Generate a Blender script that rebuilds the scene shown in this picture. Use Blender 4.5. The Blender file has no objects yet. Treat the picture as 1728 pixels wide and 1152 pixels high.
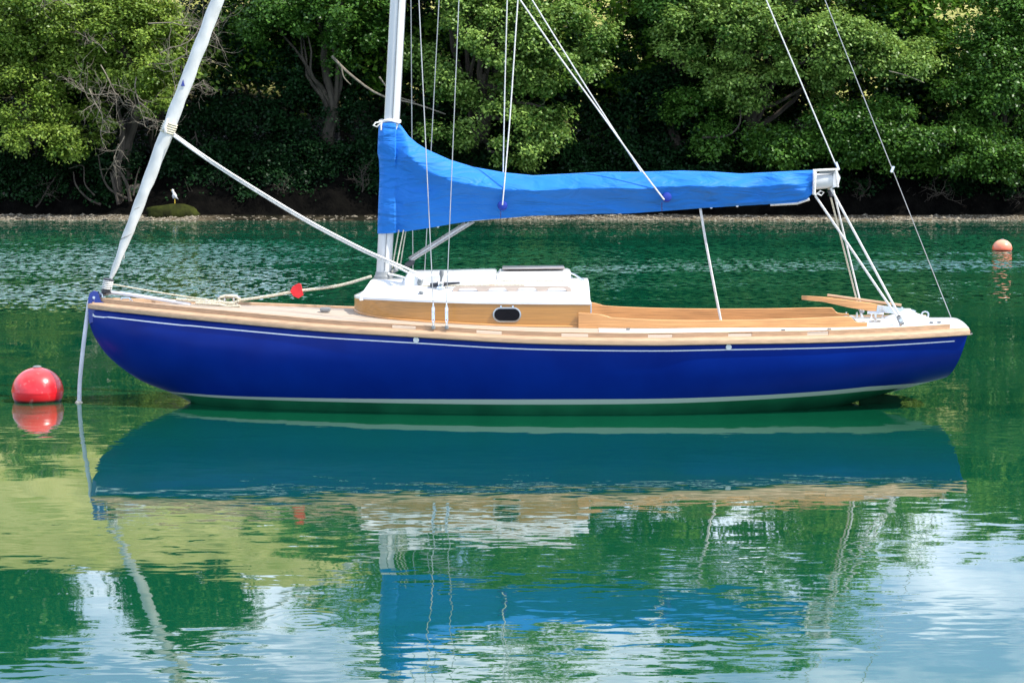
import bpy, math, random
import numpy as np
from mathutils import Vector, Matrix, noise as mnoise

random.seed(7)
RNG = np.random.default_rng(11)
SC = bpy.context.scene
COL = SC.collection
PI = math.pi

# ------------------------------------------------------------------ camera
F = 3412.0                      # focal length in photo pixels (1728 wide)
CAM = Vector((0.0, -17.5, 2.15))
PITCH = math.atan((576.0 - 261.0) / F)
cam_d = bpy.data.cameras.new("camera")
cam = bpy.data.objects.new("camera", cam_d)
COL.objects.link(cam)
cam.location = CAM
cam.rotation_euler = (PI / 2 - PITCH, 0, 0)
cam_d.sensor_width = 36.0
cam_d.lens = 36.0 * F / 1728.0
cam_d.clip_start = 0.1
cam_d.clip_end = 2000
SC.camera = cam

# ------------------------------------------------------------------ light
SUN_DIR = Vector((0.58, -0.20, 0.79)).normalized()      # towards the sun
sun_el = math.asin(SUN_DIR.z)
sun_az = math.atan2(SUN_DIR.x, SUN_DIR.y)               # clockwise from +Y
sd = bpy.data.lights.new("sun", "SUN")
sd.energy = 5.0
sd.angle = math.radians(0.5)
sd.color = (1.0, 0.955, 0.88)
so = bpy.data.objects.new("sun", sd)
COL.objects.link(so)
so.rotation_euler = SUN_DIR.to_track_quat('Z', 'Y').to_euler()
so.location = (10, -5, 20)

world = bpy.data.worlds.new("World")
SC.world = world
world.use_nodes = True
wn, wl = world.node_tree.nodes, world.node_tree.links
wn.clear()
w_out = wn.new('ShaderNodeOutputWorld')
w_bg = wn.new('ShaderNodeBackground'); w_bg.inputs[1].default_value = 0.11
sky = wn.new('ShaderNodeTexSky'); sky.sky_type = 'NISHITA'; sky.sun_disc = False
sky.sun_elevation = sun_el; sky.sun_rotation = sun_az
sky.air_density = 1.1; sky.dust_density = 1.2; sky.ozone_density = 1.5
tc = wn.new('ShaderNodeTexCoord')
sp = wn.new('ShaderNodeSeparateXYZ'); wl.new(tc.outputs['Generated'], sp.inputs[0])
az_ = wn.new('ShaderNodeMath'); az_.operation = 'ADD'; az_.inputs[1].default_value = 0.22
wl.new(sp.outputs[2], az_.inputs[0])
mx = wn.new('ShaderNodeMath'); mx.operation = 'MAXIMUM'; mx.inputs[1].default_value = 0.05
wl.new(az_.outputs[0], mx.inputs[0])
dx = wn.new('ShaderNodeMath'); dx.operation = 'DIVIDE'
dy = wn.new('ShaderNodeMath'); dy.operation = 'DIVIDE'
wl.new(sp.outputs[0], dx.inputs[0]); wl.new(mx.outputs[0], dx.inputs[1])
wl.new(sp.outputs[1], dy.inputs[0]); wl.new(mx.outputs[0], dy.inputs[1])
cb = wn.new('ShaderNodeCombineXYZ')
wl.new(dx.outputs[0], cb.inputs[0]); wl.new(dy.outputs[0], cb.inputs[1])
cn = wn.new('ShaderNodeTexNoise'); cn.inputs['Scale'].default_value = 2.3
cn.inputs['Detail'].default_value = 8; cn.inputs['Roughness'].default_value = 0.55
cn.inputs['Distortion'].default_value = 0.3
wl.new(cb.outputs[0], cn.inputs['Vector'])
cr = wn.new('ShaderNodeValToRGB')
cr.color_ramp.elements[0].position = 0.43; cr.color_ramp.elements[0].color = (0., 0., 0., 1)
cr.color_ramp.elements[1].position = 0.62; cr.color_ramp.elements[1].color = (1, 1, 1, 1)
wl.new(cn.outputs['Fac'], cr.inputs[0])
hz = wn.new('ShaderNodeMix'); hz.data_type = 'RGBA'; hz.inputs['Factor'].default_value = .55
hm = wn.new('ShaderNodeMapRange'); wl.new(sp.outputs[2], hm.inputs[0]); hm.inputs[1].default_value = .15; hm.inputs[2].default_value = .8; hm.inputs[3].default_value = .58; hm.inputs[4].default_value = 0.
wl.new(hm.outputs[0], hz.inputs['Factor'])
hz.inputs['B'].default_value = (8.0, 12.5, 21.5, 1); wl.new(sky.outputs[0], hz.inputs['A'])
cm = wn.new('ShaderNodeMix'); cm.data_type = 'RGBA'
cf = wn.new('ShaderNodeMath'); cf.operation = 'MULTIPLY'; wl.new(cr.outputs[0], cf.inputs[0])
hc = wn.new('ShaderNodeMapRange'); wl.new(sp.outputs[2], hc.inputs[0]); hc.inputs[1].default_value = .2; hc.inputs[2].default_value = .9; hc.inputs[3].default_value = 1.; hc.inputs[4].default_value = .45
wl.new(hc.outputs[0], cf.inputs[1]); wl.new(cf.outputs[0], cm.inputs['Factor'])
wl.new(hz.outputs['Result'], cm.inputs['A']); cm.inputs['B'].default_value = (20.0, 21.5, 24.0, 1)
wl.new(cm.outputs['Result'], w_bg.inputs[0])
wl.new(w_bg.outputs[0], w_out.inputs[0])

SC.view_settings.view_transform = 'Standard'
SC.view_settings.look = 'None'
SC.view_settings.gamma = 1
SC.view_settings.exposure = 0.25
try:
    SC.view_settings.use_curve_mapping = False
except Exception:
    pass
SC.render.engine = 'CYCLES'
SC.cycles.max_bounces = 8
SC.cycles.transparent_max_bounces = 8

# ------------------------------------------------------------------ helpers
CP, SP_ = math.cos(PITCH), math.sin(PITCH)
def U(px, py, Y=0.0):
    """point of the plane y=Y seen at photo pixel (px,py)"""
    a = (px - 864.0) / F; b = (576.0 - py) / F
    d = Vector((a, CP + b * SP_, -SP_ + b * CP))
    t = (Y - CAM.y) / d.y
    return CAM + d * t
def W(px, py, z=0.0):
    a = (px - 864.0) / F; b = (576.0 - py) / F
    d = Vector((a, CP + b * SP_, -SP_ + b * CP))
    t = (z - CAM.z) / d.z
    return CAM + d * t

def cat(P, n, closed=False):
    """catmull-rom resample rows of P (k x m) into n rows"""
    P = np.asarray(P, float)
    k = len(P)
    out = []
    for s in np.linspace(0, k - 1, n):
        i = min(int(s), k - 2); t = s - i
        p0 = P[max(i - 1, 0)]; p1 = P[i]; p2 = P[i + 1]; p3 = P[min(i + 2, k - 1)]
        out.append(0.5 * ((2 * p1) + (-p0 + p2) * t + (2 * p0 - 5 * p1 + 4 * p2 - p3) * t * t + (-p0 + 3 * p1 - 3 * p2 + p3) * t ** 3))
    return np.array(out)

class MB:
    def __init__(s): s.v = []; s.f = []
    def add(s, vs, fs):
        o = len(s.v); s.v += [tuple(v) for v in vs]; s.f += [tuple(i + o for i in f) for f in fs]; return s
    def box(s, c, d, rot=None, bev=0.0):
        x, y, z = d[0] / 2, d[1] / 2, d[2] / 2
        if bev <= 0:
            vs = [Vector((a, b, e)) for a in (-x, x) for b in (-y, y) for e in (-z, z)]
            fs = [(0, 1, 3, 2), (4, 6, 7, 5), (0, 4, 5, 1), (2, 3, 7, 6), (0, 2, 6, 4), (1, 5, 7, 3)]
        else:
            q = min(bev, x * .9, y * .9, z * .9); vs = []; fs = []
            ring = lambda ax, ay: [(ax, -ay + q), (ax, ay - q), (ax - q, ay), (-ax + q, ay), (-ax, ay - q), (-ax, -ay + q), (-ax + q, -ay), (ax - q, -ay)]
            lv = [(-z, x - q, y - q), (-z + q, x, y), (z - q, x, y), (z, x - q, y - q)]
            for zz, ax, ay in lv: vs += [Vector((a, b, zz)) for a, b in ring(ax, ay)]
            for l in range(3):
                for i in range(8):
                    j = (i + 1) % 8; fs.append((l * 8 + i, l * 8 + j, l * 8 + 8 + j, l * 8 + 8 + i))
            fs.append(tuple(range(7, -1, -1))); fs.append(tuple(range(24, 32)))
        c = Vector(c)
        if rot is not None: vs = [rot @ v for v in vs]
        return s.add([v + c for v in vs], fs)
    def tube(s, pts, r, n=8, cap=True):
        pts = [Vector(p) for p in pts]; k = len(pts)
        rs = list(r) if hasattr(r, '__len__') else [r] * k
        vs = []; fs = []; up = None
        for i, p in enumerate(pts):
            t = (pts[min(i + 1, k - 1)] - pts[max(i - 1, 0)])
            if t.length < 1e-9: t = Vector((0, 0, 1))
            t.normalize()
            if up is None:
                up = t.cross(Vector((0, 1, 0)) if abs(t.y) < .9 else Vector((1, 0, 0))).normalized()
            up = (up - t * up.dot(t)).normalized(); w = t.cross(up)
            for j in range(n):
                a = 2 * PI * j / n
                vs.append(p + (up * math.cos(a) + w * math.sin(a)) * rs[i])
        for i in range(k - 1):
            for j in range(n):
                q = (j + 1) % n
                fs.append((i * n + j, i * n + q, (i + 1) * n + q, (i + 1) * n + j))
        if cap:
            fs.append(tuple(range(n - 1, -1, -1))); fs.append(tuple((k - 1) * n + j for j in range(n)))
        return s.add(vs, fs)
    def grid(s, G, closed_v=False):
        a, b = len(G), len(G[0]); vs = [Vector(p) for row in G for p in row]; fs = []
        for i in range(a - 1):
            for j in range(b if closed_v else b - 1):
                q = (j + 1) % b
                fs.append((i * b + j, (i + 1) * b + j, (i + 1) * b + q, i * b + q))
        return s.add(vs, fs)
    def lathe(s, c, prof, n=20, axis='Z', rot=None):
        vs = []; fs = []; c = Vector(c); k = len(prof)
        for r, h in prof:
            for j in range(n):
                a = 2 * PI * j / n
                v = Vector((r * math.cos(a), r * math.sin(a), h))
                if axis == 'Y': v = Vector((v.x, v.z, v.y))
                if axis == 'X': v = Vector((v.z, v.x, v.y))
                if rot is not None: v = rot @ v
                vs.append(c + v)
        for i in range(k - 1):
            for j in range(n):
                q = (j + 1) % n; fs.append((i * n + j, i * n + q, (i + 1) * n + q, (i + 1) * n + j))
        fs.append(tuple(range(n - 1, -1, -1))); fs.append(tuple((k - 1) * n + j for j in range(n)))
        return s.add(vs, fs)
    def build(s, name, mat, parent=None, smooth=True, ang=40, **props):
        me = bpy.data.meshes.new(name)
        me.from_pydata([tuple(v) for v in s.v], [], s.f)
        import bmesh
        bm = bmesh.new(); bm.from_mesh(me)
        bmesh.ops.recalc_face_normals(bm, faces=bm.faces)
        if smooth:
            lim = math.radians(ang)
            for f in bm.faces: f.smooth = True
            for e in bm.edges:
                if len(e.link_faces) == 2 and e.calc_face_angle(0) > lim: e.smooth = False
        bm.to_mesh(me); bm.free()
        return link(name, me, mat, parent, **props)

def link(name, me, mat, parent=None, **props):
    o = bpy.data.objects.new(name, me); COL.objects.link(o)
    if mat: me.materials.append(mat)
    if parent is not None:
        o.parent = parent
        if parent.type == 'EMPTY': o.matrix_parent_inverse = Matrix.Translation(parent.location).inverted()
    for k, v in props.items(): o[k] = v
    return o
def thing(name, label, cat_, loc, group=None):
    o = bpy.data.objects.new(name, None); COL.objects.link(o); o.location = loc
    o.empty_display_size = .3
    o['label'] = label; o['category'] = cat_
    if group: o['group'] = group
    return o
def tag(o, label, cat_, group=None):
    o['label'] = label; o['category'] = cat_
    if group: o['group'] = group
    return o

# ------------------------------------------------------------------ materials
def newmat(name):
    m = bpy.data.materials.new(name); m.use_nodes = True
    nt = m.node_tree; nt.nodes.clear()
    return m, nt.nodes, nt.links
def mat(name, col, rough=.5, metal=0., spec=.5, coat=0., var=.12, vscale=6., bump=0., bscale=30., stretch=(1, 1, 1), sheen=0., col2=None, trans=0.):
    m, n, l = newmat(name)
    o = n.new('ShaderNodeOutputMaterial'); b = n.new('ShaderNodeBsdfPrincipled'); l.new(b.outputs[0], o.inputs[0])
    b.inputs['Roughness'].default_value = rough; b.inputs['Metallic'].default_value = metal
    b.inputs['Specular IOR Level'].default_value = spec; b.inputs['Coat Weight'].default_value = coat
    b.inputs['Coat Roughness'].default_value = .06
    g = n.new('ShaderNodeNewGeometry'); mp = n.new('ShaderNodeMapping'); l.new(g.outputs['Position'], mp.inputs[0])
    mp.inputs['Scale'].default_value = stretch
    t = n.new('ShaderNodeTexNoise'); t.inputs['Scale'].default_value = vscale; t.inputs['Detail'].default_value = 5
    l.new(mp.outputs[0], t.inputs[0])
    r = n.new('ShaderNodeValToRGB'); l.new(t.outputs[0], r.inputs[0])
    c2 = col2 if col2 else tuple(min(1, c * (1 + var)) for c in col)
    c1 = tuple(c * (1 - var) for c in col)
    r.color_ramp.elements[0].position = .35; r.color_ramp.elements[0].color = (*c1, 1)
    r.color_ramp.elements[1].position = .65; r.color_ramp.elements[1].color = (*c2, 1)
    l.new(r.outputs[0], b.inputs['Base Color'])
    if bump > 0:
        t2 = n.new('ShaderNodeTexNoise'); t2.inputs['Scale'].default_value = bscale; t2.inputs['Detail'].default_value = 4
        l.new(mp.outputs[0], t2.inputs[0])
        bp = n.new('ShaderNodeBump'); bp.inputs['Strength'].default_value = 1; bp.inputs['Distance'].default_value = bump
        l.new(t2.outputs[0], bp.inputs['Height']); l.new(bp.outputs[0], b.inputs['Normal'])
    return m

M = {}
M['gel'] = mat('white_gelcoat', (.76, .76, .75), .25, coat=.3, var=.04, vscale=3)
M['paint'] = mat('white_spar_paint', (.62, .62, .61), .35, coat=.2, var=.06, vscale=8, stretch=(1, 1, .2))
M['teak'] = mat('varnished_teak', (.43, .205, .045), .3, coat=.4, var=.14, vscale=7, stretch=(.35, 4, 16), bump=.0004, bscale=60)
M['coam'] = mat('oiled_teak', (.60, .30, .11), .4, coat=.25, var=.2, vscale=7, stretch=(.4, 4, 16))
M['rail'] = mat('bare_teak_rail', (.50, .325, .195), .6, var=.16, vscale=10, stretch=(.6, 4, 10))
M['blue_paint'] = mat('blue_stem_paint', (.006, .028, .26), .25, coat=.4, var=.08)
M['line'] = mat('white_rope', (.72, .70, .66), .8, var=.15, vscale=60, bump=.001, bscale=120)
M['rope'] = mat('buff_rope', (.62, .56, .42), .85, var=.25, vscale=80, bump=.002, bscale=120)
M['greyrope'] = mat('grey_rope', (.36, .34, .31), .85, var=.3, vscale=80, bump=.002, bscale=120)
M['wire'] = mat('steel_wire', (.42, .42, .41), .4, metal=.5, var=.1)
M['chrome'] = mat('polished_steel', (.72, .72, .72), .15, metal=1., var=.05)
M['smoke'] = mat('smoked_hatch', (.30, .26, .24), .3, var=.1)
M['palerail'] = mat('teak_highlight_pale', (.60, .47, .38), .5, var=.12, vscale=10, stretch=(.6, 4, 10))  # varnished teak made paler: its bright highlight is put into the colour
M['dark'] = mat('dark_plastic', (.03, .03, .035), .4, var=.3)
M['grey'] = mat('grey_plastic', (.22, .23, .23), .45, var=.2)
M['glass'] = mat('dark_window_glass', (.006, .004, .005), .12, spec=.15, var=.2)
M['hose'] = mat('pale_hose', (.62, .62, .66), .5, var=.08)
M['sailc'] = mat('sail_cloth', (.66, .66, .63), .7, var=.06, vscale=6, bump=.004, bscale=9)
M['redtag'] = mat('red_cloth', (.70, .02, .025), .6, var=.15)
M['sole'] = mat('cockpit_sole', (.45, .40, .33), .6, var=.1)
M['bark'] = mat('grey_brown_bark', (.055, .043, .031), .9, var=.4, vscale=5, bump=.02, bscale=14, stretch=(1, 1, .35))
M['deadwood'] = mat('bleached_dead_wood', (.22, .185, .14), .9, var=.3, vscale=8)
M['stone'] = mat('shore_stone', (.13, .11, .085), .9, var=.45, vscale=3, bump=.02, bscale=9)
M['gull'] = mat('white_feathers', (.6, .6, .6), .8, var=.04)
M['gullgrey'] = mat('grey_feathers', (.42, .43, .45), .8, var=.06)
M['beak'] = mat('yellow_beak', (.75, .5, .05), .5, var=.05)

# hull paint: topsides blue, boot stripe, green bottom, by height on the hull
def hull_mat():
    m, n, l = newmat('hull_paint')
    o = n.new('ShaderNodeOutputMaterial'); b = n.new('ShaderNodeBsdfPrincipled'); l.new(b.outputs[0], o.inputs[0])
    g = n.new('ShaderNodeNewGeometry'); s = n.new('ShaderNodeSeparateXYZ'); l.new(g.outputs['Position'], s.inputs[0])
    def math_(op, a, bb):
        q = n.new('ShaderNodeMath'); q.operation = op
        for i, v in enumerate((a, bb)):
            if v is None: continue
            if isinstance(v, (int, float)): q.inputs[i].default_value = v
            else: l.new(v, q.inputs[i])
        return q.outputs[0]
    X = s.outputs[0]; Z = s.outputs[2]
    mr = n.new('ShaderNodeMapRange'); l.new(X, mr.inputs[0])
    mr.inputs[1].default_value = -3.0; mr.inputs[2].default_value = 3.0; mr.inputs[3].default_value = 0; mr.inputs[4].default_value = 1
    fc = n.new('ShaderNodeFloatCurve'); c = fc.mapping.curves[0]
    pts = [(0, .100), (.25, .120), (.5, .138), (.75, .148), (.9, .168), (1., .20)]
    while len(c.points) < len(pts): c.points.new(.5, .5)
    for p, q in zip(c.points, pts): p.location = q
    fc.mapping.update(); l.new(mr.outputs[0], fc.inputs['Value'])
    fb = n.new('ShaderNodeFloatCurve'); c = fb.mapping.curves[0]
    pts = [(0, .082), (.25, .088), (.5, .092), (.75, .106), (.9, .128), (1., .155)]
    while len(c.points) < len(pts): c.points.new(.5, .5)
    for p, q in zip(c.points, pts): p.location = q
    fb.mapping.update(); l.new(mr.outputs[0], fb.inputs['Value'])
    top = math_('GREATER_THAN', Z, fc.outputs[0]); bot = math_('GREATER_THAN', Z, fb.outputs[0])
    t = n.new('ShaderNodeTexNoise'); t.inputs['Scale'].default_value = 2.5; t.inputs['Detail'].default_value = 6
    l.new(g.outputs['Position'], t.inputs[0])
    rb = n.new('ShaderNodeValToRGB'); l.new(t.outputs[0], rb.inputs[0])
    rb.color_ramp.elements[0].position = .3; rb.color_ramp.elements[0].color = (.0005, .015, .185, 1)
    rb.color_ramp.elements[1].position = .7; rb.color_ramp.elements[1].color = (.0007, .022, .23, 1)
    rg = n.new('ShaderNodeValToRGB'); l.new(t.outputs[0], rg.inputs[0])
    rg.color_ramp.elements[0].position = .35; rg.color_ramp.elements[0].color = (.008, .10, .045, 1)
    rg.color_ramp.elements[1].position = .65; rg.color_ramp.elements[1].color = (.014, .16, .07, 1)
    m1 = n.new('ShaderNodeMix'); m1.data_type = 'RGBA'; l.new(bot, m1.inputs['Factor']); l.new(rg.outputs[0], m1.inputs['A']); m1.inputs['B'].default_value = (.44, .52, .45, 1)
    m2 = n.new('ShaderNodeMix'); m2.data_type = 'RGBA'; l.new(top, m2.inputs['Factor']); l.new(m1.outputs['Result'], m2.inputs['A']); l.new(rb.outputs[0], m2.inputs['B'])
    l.new(m2.outputs['Result'], b.inputs['Base Color'])
    b.inputs['Roughness'].default_value = .34; b.inputs['Specular IOR Level'].default_value = .10
    b.inputs['Coat Weight'].default_value = .03; b.inputs['Coat Roughness'].default_value = .08
    tb = n.new('ShaderNodeTexNoise'); tb.inputs['Scale'].default_value = 1.6; tb.inputs['Detail'].default_value = 3; l.new(g.outputs['Position'], tb.inputs[0])
    bp = n.new('ShaderNodeBump'); bp.inputs['Distance'].default_value = .012; bp.inputs['Strength'].default_value = .5
    l.new(tb.outputs[0], bp.inputs['Height']); l.new(bp.outputs[0], b.inputs['Normal'])
    return m
M['hull'] = hull_mat()

def deck_mat():
    """laid teak deck: pale planks with fine dark seams running fore and aft"""
    m, n, l = newmat('laid_deck')
    o = n.new('ShaderNodeOutputMaterial'); b = n.new('ShaderNodeBsdfPrincipled'); l.new(b.outputs[0], o.inputs[0])
    uv = n.new('ShaderNodeUVMap')
    s = n.new('ShaderNodeSeparateXYZ'); l.new(uv.outputs[0], s.inputs[0])
    w = n.new('ShaderNodeMath'); w.operation = 'MULTIPLY'; w.inputs[1].default_value = 1.; l.new(s.outputs[1], w.inputs[0])
    fr = n.new('ShaderNodeMath'); fr.operation = 'FRACT'; l.new(w.outputs[0], fr.inputs[0])
    lt = n.new('ShaderNodeMath'); lt.operation = 'LESS_THAN'; lt.inputs[1].default_value = .13; l.new(fr.outputs[0], lt.inputs[0])
    g = n.new('ShaderNodeNewGeometry')
    fl = n.new('ShaderNodeMath'); fl.operation = 'FLOOR'; l.new(w.outputs[0], fl.inputs[0])
    wnz = n.new('ShaderNodeTexWhiteNoise'); wnz.noise_dimensions = '1D'; l.new(fl.outputs[0], wnz.inputs['W'])
    r = n.new('ShaderNodeValToRGB'); l.new(wnz.outputs[0], r.inputs[0])
    r.color_ramp.elements[0].color = (.42, .34, .26, 1); r.color_ramp.elements[1].color = (.55, .47, .38, 1)
    mixn = n.new('ShaderNodeMix'); mixn.data_type = 'RGBA'; l.new(lt.outputs[0], mixn.inputs['Factor'])
    l.new(r.outputs[0], mixn.inputs['A']); mixn.inputs['B'].default_value = (.30, .18, .10, 1)
    l.new(mixn.outputs['Result'], b.inputs['Base Color']); b.inputs['Roughness'].default_value = .7
    return m
M['deck'] = deck_mat()

def cover_mat():
    m, n, l = newmat('blue_canvas')
    o = n.new('ShaderNodeOutputMaterial'); b = n.new('ShaderNodeBsdfPrincipled'); l.new(b.outputs[0], o.inputs[0])
    g = n.new('ShaderNodeNewGeometry')
    t = n.new('ShaderNodeTexNoise'); t.inputs['Scale'].default_value = 3.; t.inputs['Detail'].default_value = 4; l.new(g.outputs[0], t.inputs[0])
    r = n.new('ShaderNodeValToRGB'); l.new(t.outputs[0], r.inputs[0])
    r.color_ramp.elements[0].color = (.009, .150, .55, 1); r.color_ramp.elements[1].color = (.013, .20, .67, 1)
    l.new(r.outputs[0], b.inputs['Base Color'])
    b.inputs['Roughness'].default_value = .6; b.inputs['Specular IOR Level'].default_value = .3
    b.inputs['Sheen Weight'].default_value = .12; b.inputs['Sheen Tint'].default_value = (.3, .65, 1, 1)
    mp = n.new('ShaderNodeMapping'); mp.inputs['Scale'].default_value = (1.2, 1, 5); mp.inputs['Rotation'].default_value = (0, .25, 0); l.new(g.outputs[0], mp.inputs[0])
    t2 = n.new('ShaderNodeTexNoise'); t2.inputs['Scale'].default_value = 2.2; t2.inputs['Detail'].default_value = 3; t2.inputs['Distortion'].default_value = .8
    l.new(mp.outputs[0], t2.inputs[0])
    bp = n.new('ShaderNodeBump'); bp.inputs['Distance'].default_value = .11; bp.inputs['Strength'].default_value = .6
    l.new(t2.outputs[0], bp.inputs['Height']); l.new(bp.outputs[0], b.inputs['Normal'])
    return m
M['cover'] = cover_mat()

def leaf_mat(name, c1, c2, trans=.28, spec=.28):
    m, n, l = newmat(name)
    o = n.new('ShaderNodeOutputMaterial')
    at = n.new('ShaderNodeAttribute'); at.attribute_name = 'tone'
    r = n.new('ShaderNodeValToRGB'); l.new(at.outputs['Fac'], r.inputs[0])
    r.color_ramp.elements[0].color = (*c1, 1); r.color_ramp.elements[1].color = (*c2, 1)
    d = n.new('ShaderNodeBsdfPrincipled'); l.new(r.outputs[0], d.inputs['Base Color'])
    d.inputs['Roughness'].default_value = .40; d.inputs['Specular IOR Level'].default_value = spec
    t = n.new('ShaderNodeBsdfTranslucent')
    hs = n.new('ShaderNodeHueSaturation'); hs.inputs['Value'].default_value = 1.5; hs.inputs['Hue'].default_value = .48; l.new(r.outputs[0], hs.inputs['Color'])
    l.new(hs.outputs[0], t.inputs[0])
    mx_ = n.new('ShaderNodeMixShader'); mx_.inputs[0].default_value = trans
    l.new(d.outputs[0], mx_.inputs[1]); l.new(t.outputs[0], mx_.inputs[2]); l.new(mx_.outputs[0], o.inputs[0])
    return m
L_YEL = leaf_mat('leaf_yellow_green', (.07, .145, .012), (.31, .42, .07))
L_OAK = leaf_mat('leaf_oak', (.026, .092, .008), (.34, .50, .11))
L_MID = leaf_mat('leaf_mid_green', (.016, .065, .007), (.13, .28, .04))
L_CAN = leaf_mat('leaf_sunlit_canopy', (.05, .15, .010), (.26, .46, .06), .4)  # leaf green brightened: sun on the upper crowns put into the colour
L_DRK = leaf_mat('leaf_shade_green', (.004, .018, .006), (.018, .058, .016), .2, .12)  # leaf green darkened: shade deep in the wood put into the colour

def water_mat():
    m, n, l = newmat('estuary_water')
    o = n.new('ShaderNodeOutputMaterial'); b = n.new('ShaderNodeBsdfPrincipled'); l.new(b.outputs[0], o.inputs[0])
    b.inputs['Roughness'].default_value = .015
    b.inputs['IOR'].default_value = 1.6
    g = n.new('ShaderNodeNewGeometry')
    sx = n.new('ShaderNodeSeparateXYZ'); l.new(g.outputs[0], sx.inputs[0])
    def mnode(op, *a):
        q = n.new('ShaderNodeMath'); q.operation = op
        for i, v in enumerate(a):
            if isinstance(v, (int, float)): q.inputs[i].default_value = v
            else: l.new(v, q.inputs[i])
        return q.outputs[0]
    def noi(scale, det=2, off=0., dist=0.):
        mp = n.new('ShaderNodeMapping'); mp.inputs['Scale'].default_value = (scale[0], scale[1], 1); mp.inputs['Location'].default_value = (off, off * .7, 0)
        l.new(g.outputs[0], mp.inputs[0])
        t = n.new('ShaderNodeTexNoise'); t.inputs['Scale'].default_value = 1; t.inputs['Detail'].default_value = det
        t.inputs['Distortion'].default_value = dist
        l.new(mp.outputs[0], t.inputs[0]); return t
    def mrange(v, a, bb, c, d):
        q = n.new('ShaderNodeMapRange'); q.interpolation_type = 'SMOOTHSTEP'; l.new(v, q.inputs[0])
        for i, k in enumerate((a, bb, c, d)): q.inputs[i + 1].default_value = k
        return q.outputs[0]
    X, Y = sx.outputs[0], sx.outputs[1]
    def layer(scale, amp, off, det=1, dist=0.):
        t = noi(scale, det, off, dist)
        v = n.new('ShaderNodeVectorMath'); v.operation = 'SUBTRACT'; l.new(t.outputs['Color'], v.inputs[0]); v.inputs[1].default_value = (.5, .5, .5)
        k = n.new('ShaderNodeVectorMath'); k.operation = 'MULTIPLY'; l.new(v.outputs[0], k.inputs[0]); k.inputs[1].default_value = (amp[0], amp[1], 0)
        return k.outputs[0]
    def scale_(v, f):
        k = n.new('ShaderNodeVectorMath'); k.operation = 'SCALE'; l.new(v, k.inputs[0]); l.new(f, k.inputs['Scale']); return k.outputs[0]
    def addv(a, bb):
        k = n.new('ShaderNodeVectorMath'); k.operation = 'ADD'; l.new(a, k.inputs[0])
        if isinstance(bb, tuple): k.inputs[1].default_value = bb
        else: l.new(bb, k.inputs[1])
        return k.outputs[0]
    tot = layer((.7, 1.5), (.030, .011), 3.1)
    tot = addv(tot, layer((2.6, 3.6), (.012, .014), 8.3, 2))
    # fine ripples, in patches
    pm = mrange(noi((.25, .55), 2, 5.5).outputs[0], .40, .62, .12, 1.)
    near = mrange(Y, 4., 26., 1., 3.0)
    fine = layer((5., 17.), (.025, .075), 1.7, 3, .4)
    tot = addv(tot, scale_(scale_(fine, pm), near))
    # breeze over the far half
    wn_ = mrange(noi((.10, .30), 3, 31.4).outputs[0], .36, .60, .35, 1.)
    left = mnode('MULTIPLY', mnode('MULTIPLY', mrange(Y, 8., 15., 0., 1.), mrange(Y, 31., 38., 1., 0.)), mrange(X, -5.5, -1., 1., .0))
    band = mnode('MULTIPLY', mrange(Y, 16.5, 21., 0., .85), mrange(Y, 25., 30., 1., 0.))
    base = mnode('MULTIPLY', mrange(Y, 7., 16., 0., .34), mrange(Y, 36., 42., 1., .5))
    wm = mnode('MULTIPLY', mnode('MAXIMUM', mnode('MAXIMUM', left, band), base), wn_)
    wind = addv(layer((9., 5.), (.35, 1.4), 12.9, 1), (0., -.10, 0.))
    tot = addv(tot, scale_(wind, wm))
    # ring ripples in the foreground
    for (px, py, R, k_, A) in ((515, 1046, .36, 105., .006), (352, 1093, .24, 115., .006), (1250, 1075, .3, 100., .007)):
        c = W(px, py)
        ax = mnode('SUBTRACT', X, c.x); ay = mnode('SUBTRACT', Y, c.y)
        r2 = mnode('SQRT', mnode('ADD', mnode('MULTIPLY', ax, ax), mnode('MULTIPLY', ay, ay)))
        s_ = mnode('MULTIPLY', mnode('SINE', mnode('MULTIPLY', r2, k_)), A)
        q = n.new('ShaderNodeMapRange'); q.interpolation_type = 'SMOOTHSTEP'; l.new(r2, q.inputs[0])
        q.inputs[1].default_value = R * .35; q.inputs[2].default_value = R; q.inputs[3].default_value = 1; q.inputs[4].default_value = 0
        s_ = mnode('MULTIPLY', s_, q.outputs[0])
        r3 = mnode('MAXIMUM', r2, .02)
        cv = n.new('ShaderNodeCombineXYZ'); l.new(mnode('MULTIPLY', s_, mnode('DIVIDE', ax, r3)), cv.inputs[0]); l.new(mnode('MULTIPLY', s_, mnode('DIVIDE', ay, r3)), cv.inputs[1])
        tot = addv(tot, cv.outputs[0])
    nv = addv(tot, (0., 0., 1.))
    nn = n.new('ShaderNodeVectorMath'); nn.operation = 'NORMALIZE'; l.new(nv, nn.inputs[0])
    l.new(nn.outputs[0], b.inputs['Normal'])
    cnz = noi((.12, .3), 3, 2.2)
    r = n.new('ShaderNodeValToRGB'); l.new(cnz.outputs[0], r.inputs[0])
    r.color_ramp.elements[0].position = .35; r.color_ramp.elements[0].color = (.002, .056, .024, 1)
    r.color_ramp.elements[1].position = .65; r.color_ramp.elements[1].color = (.0025, .072, .034, 1)
    fm = n.new('ShaderNodeMix'); fm.data_type = 'RGBA'; l.new(mrange(Y, 2., 30., 0., 1.), fm.inputs['Factor'])
    l.new(r.outputs[0], fm.inputs['A']); fm.inputs['B'].default_value = (.003, .082, .042, 1)
    l.new(fm.outputs['Result'], b.inputs['Base Color'])
    return m
M['water'] = water_mat()

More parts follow.
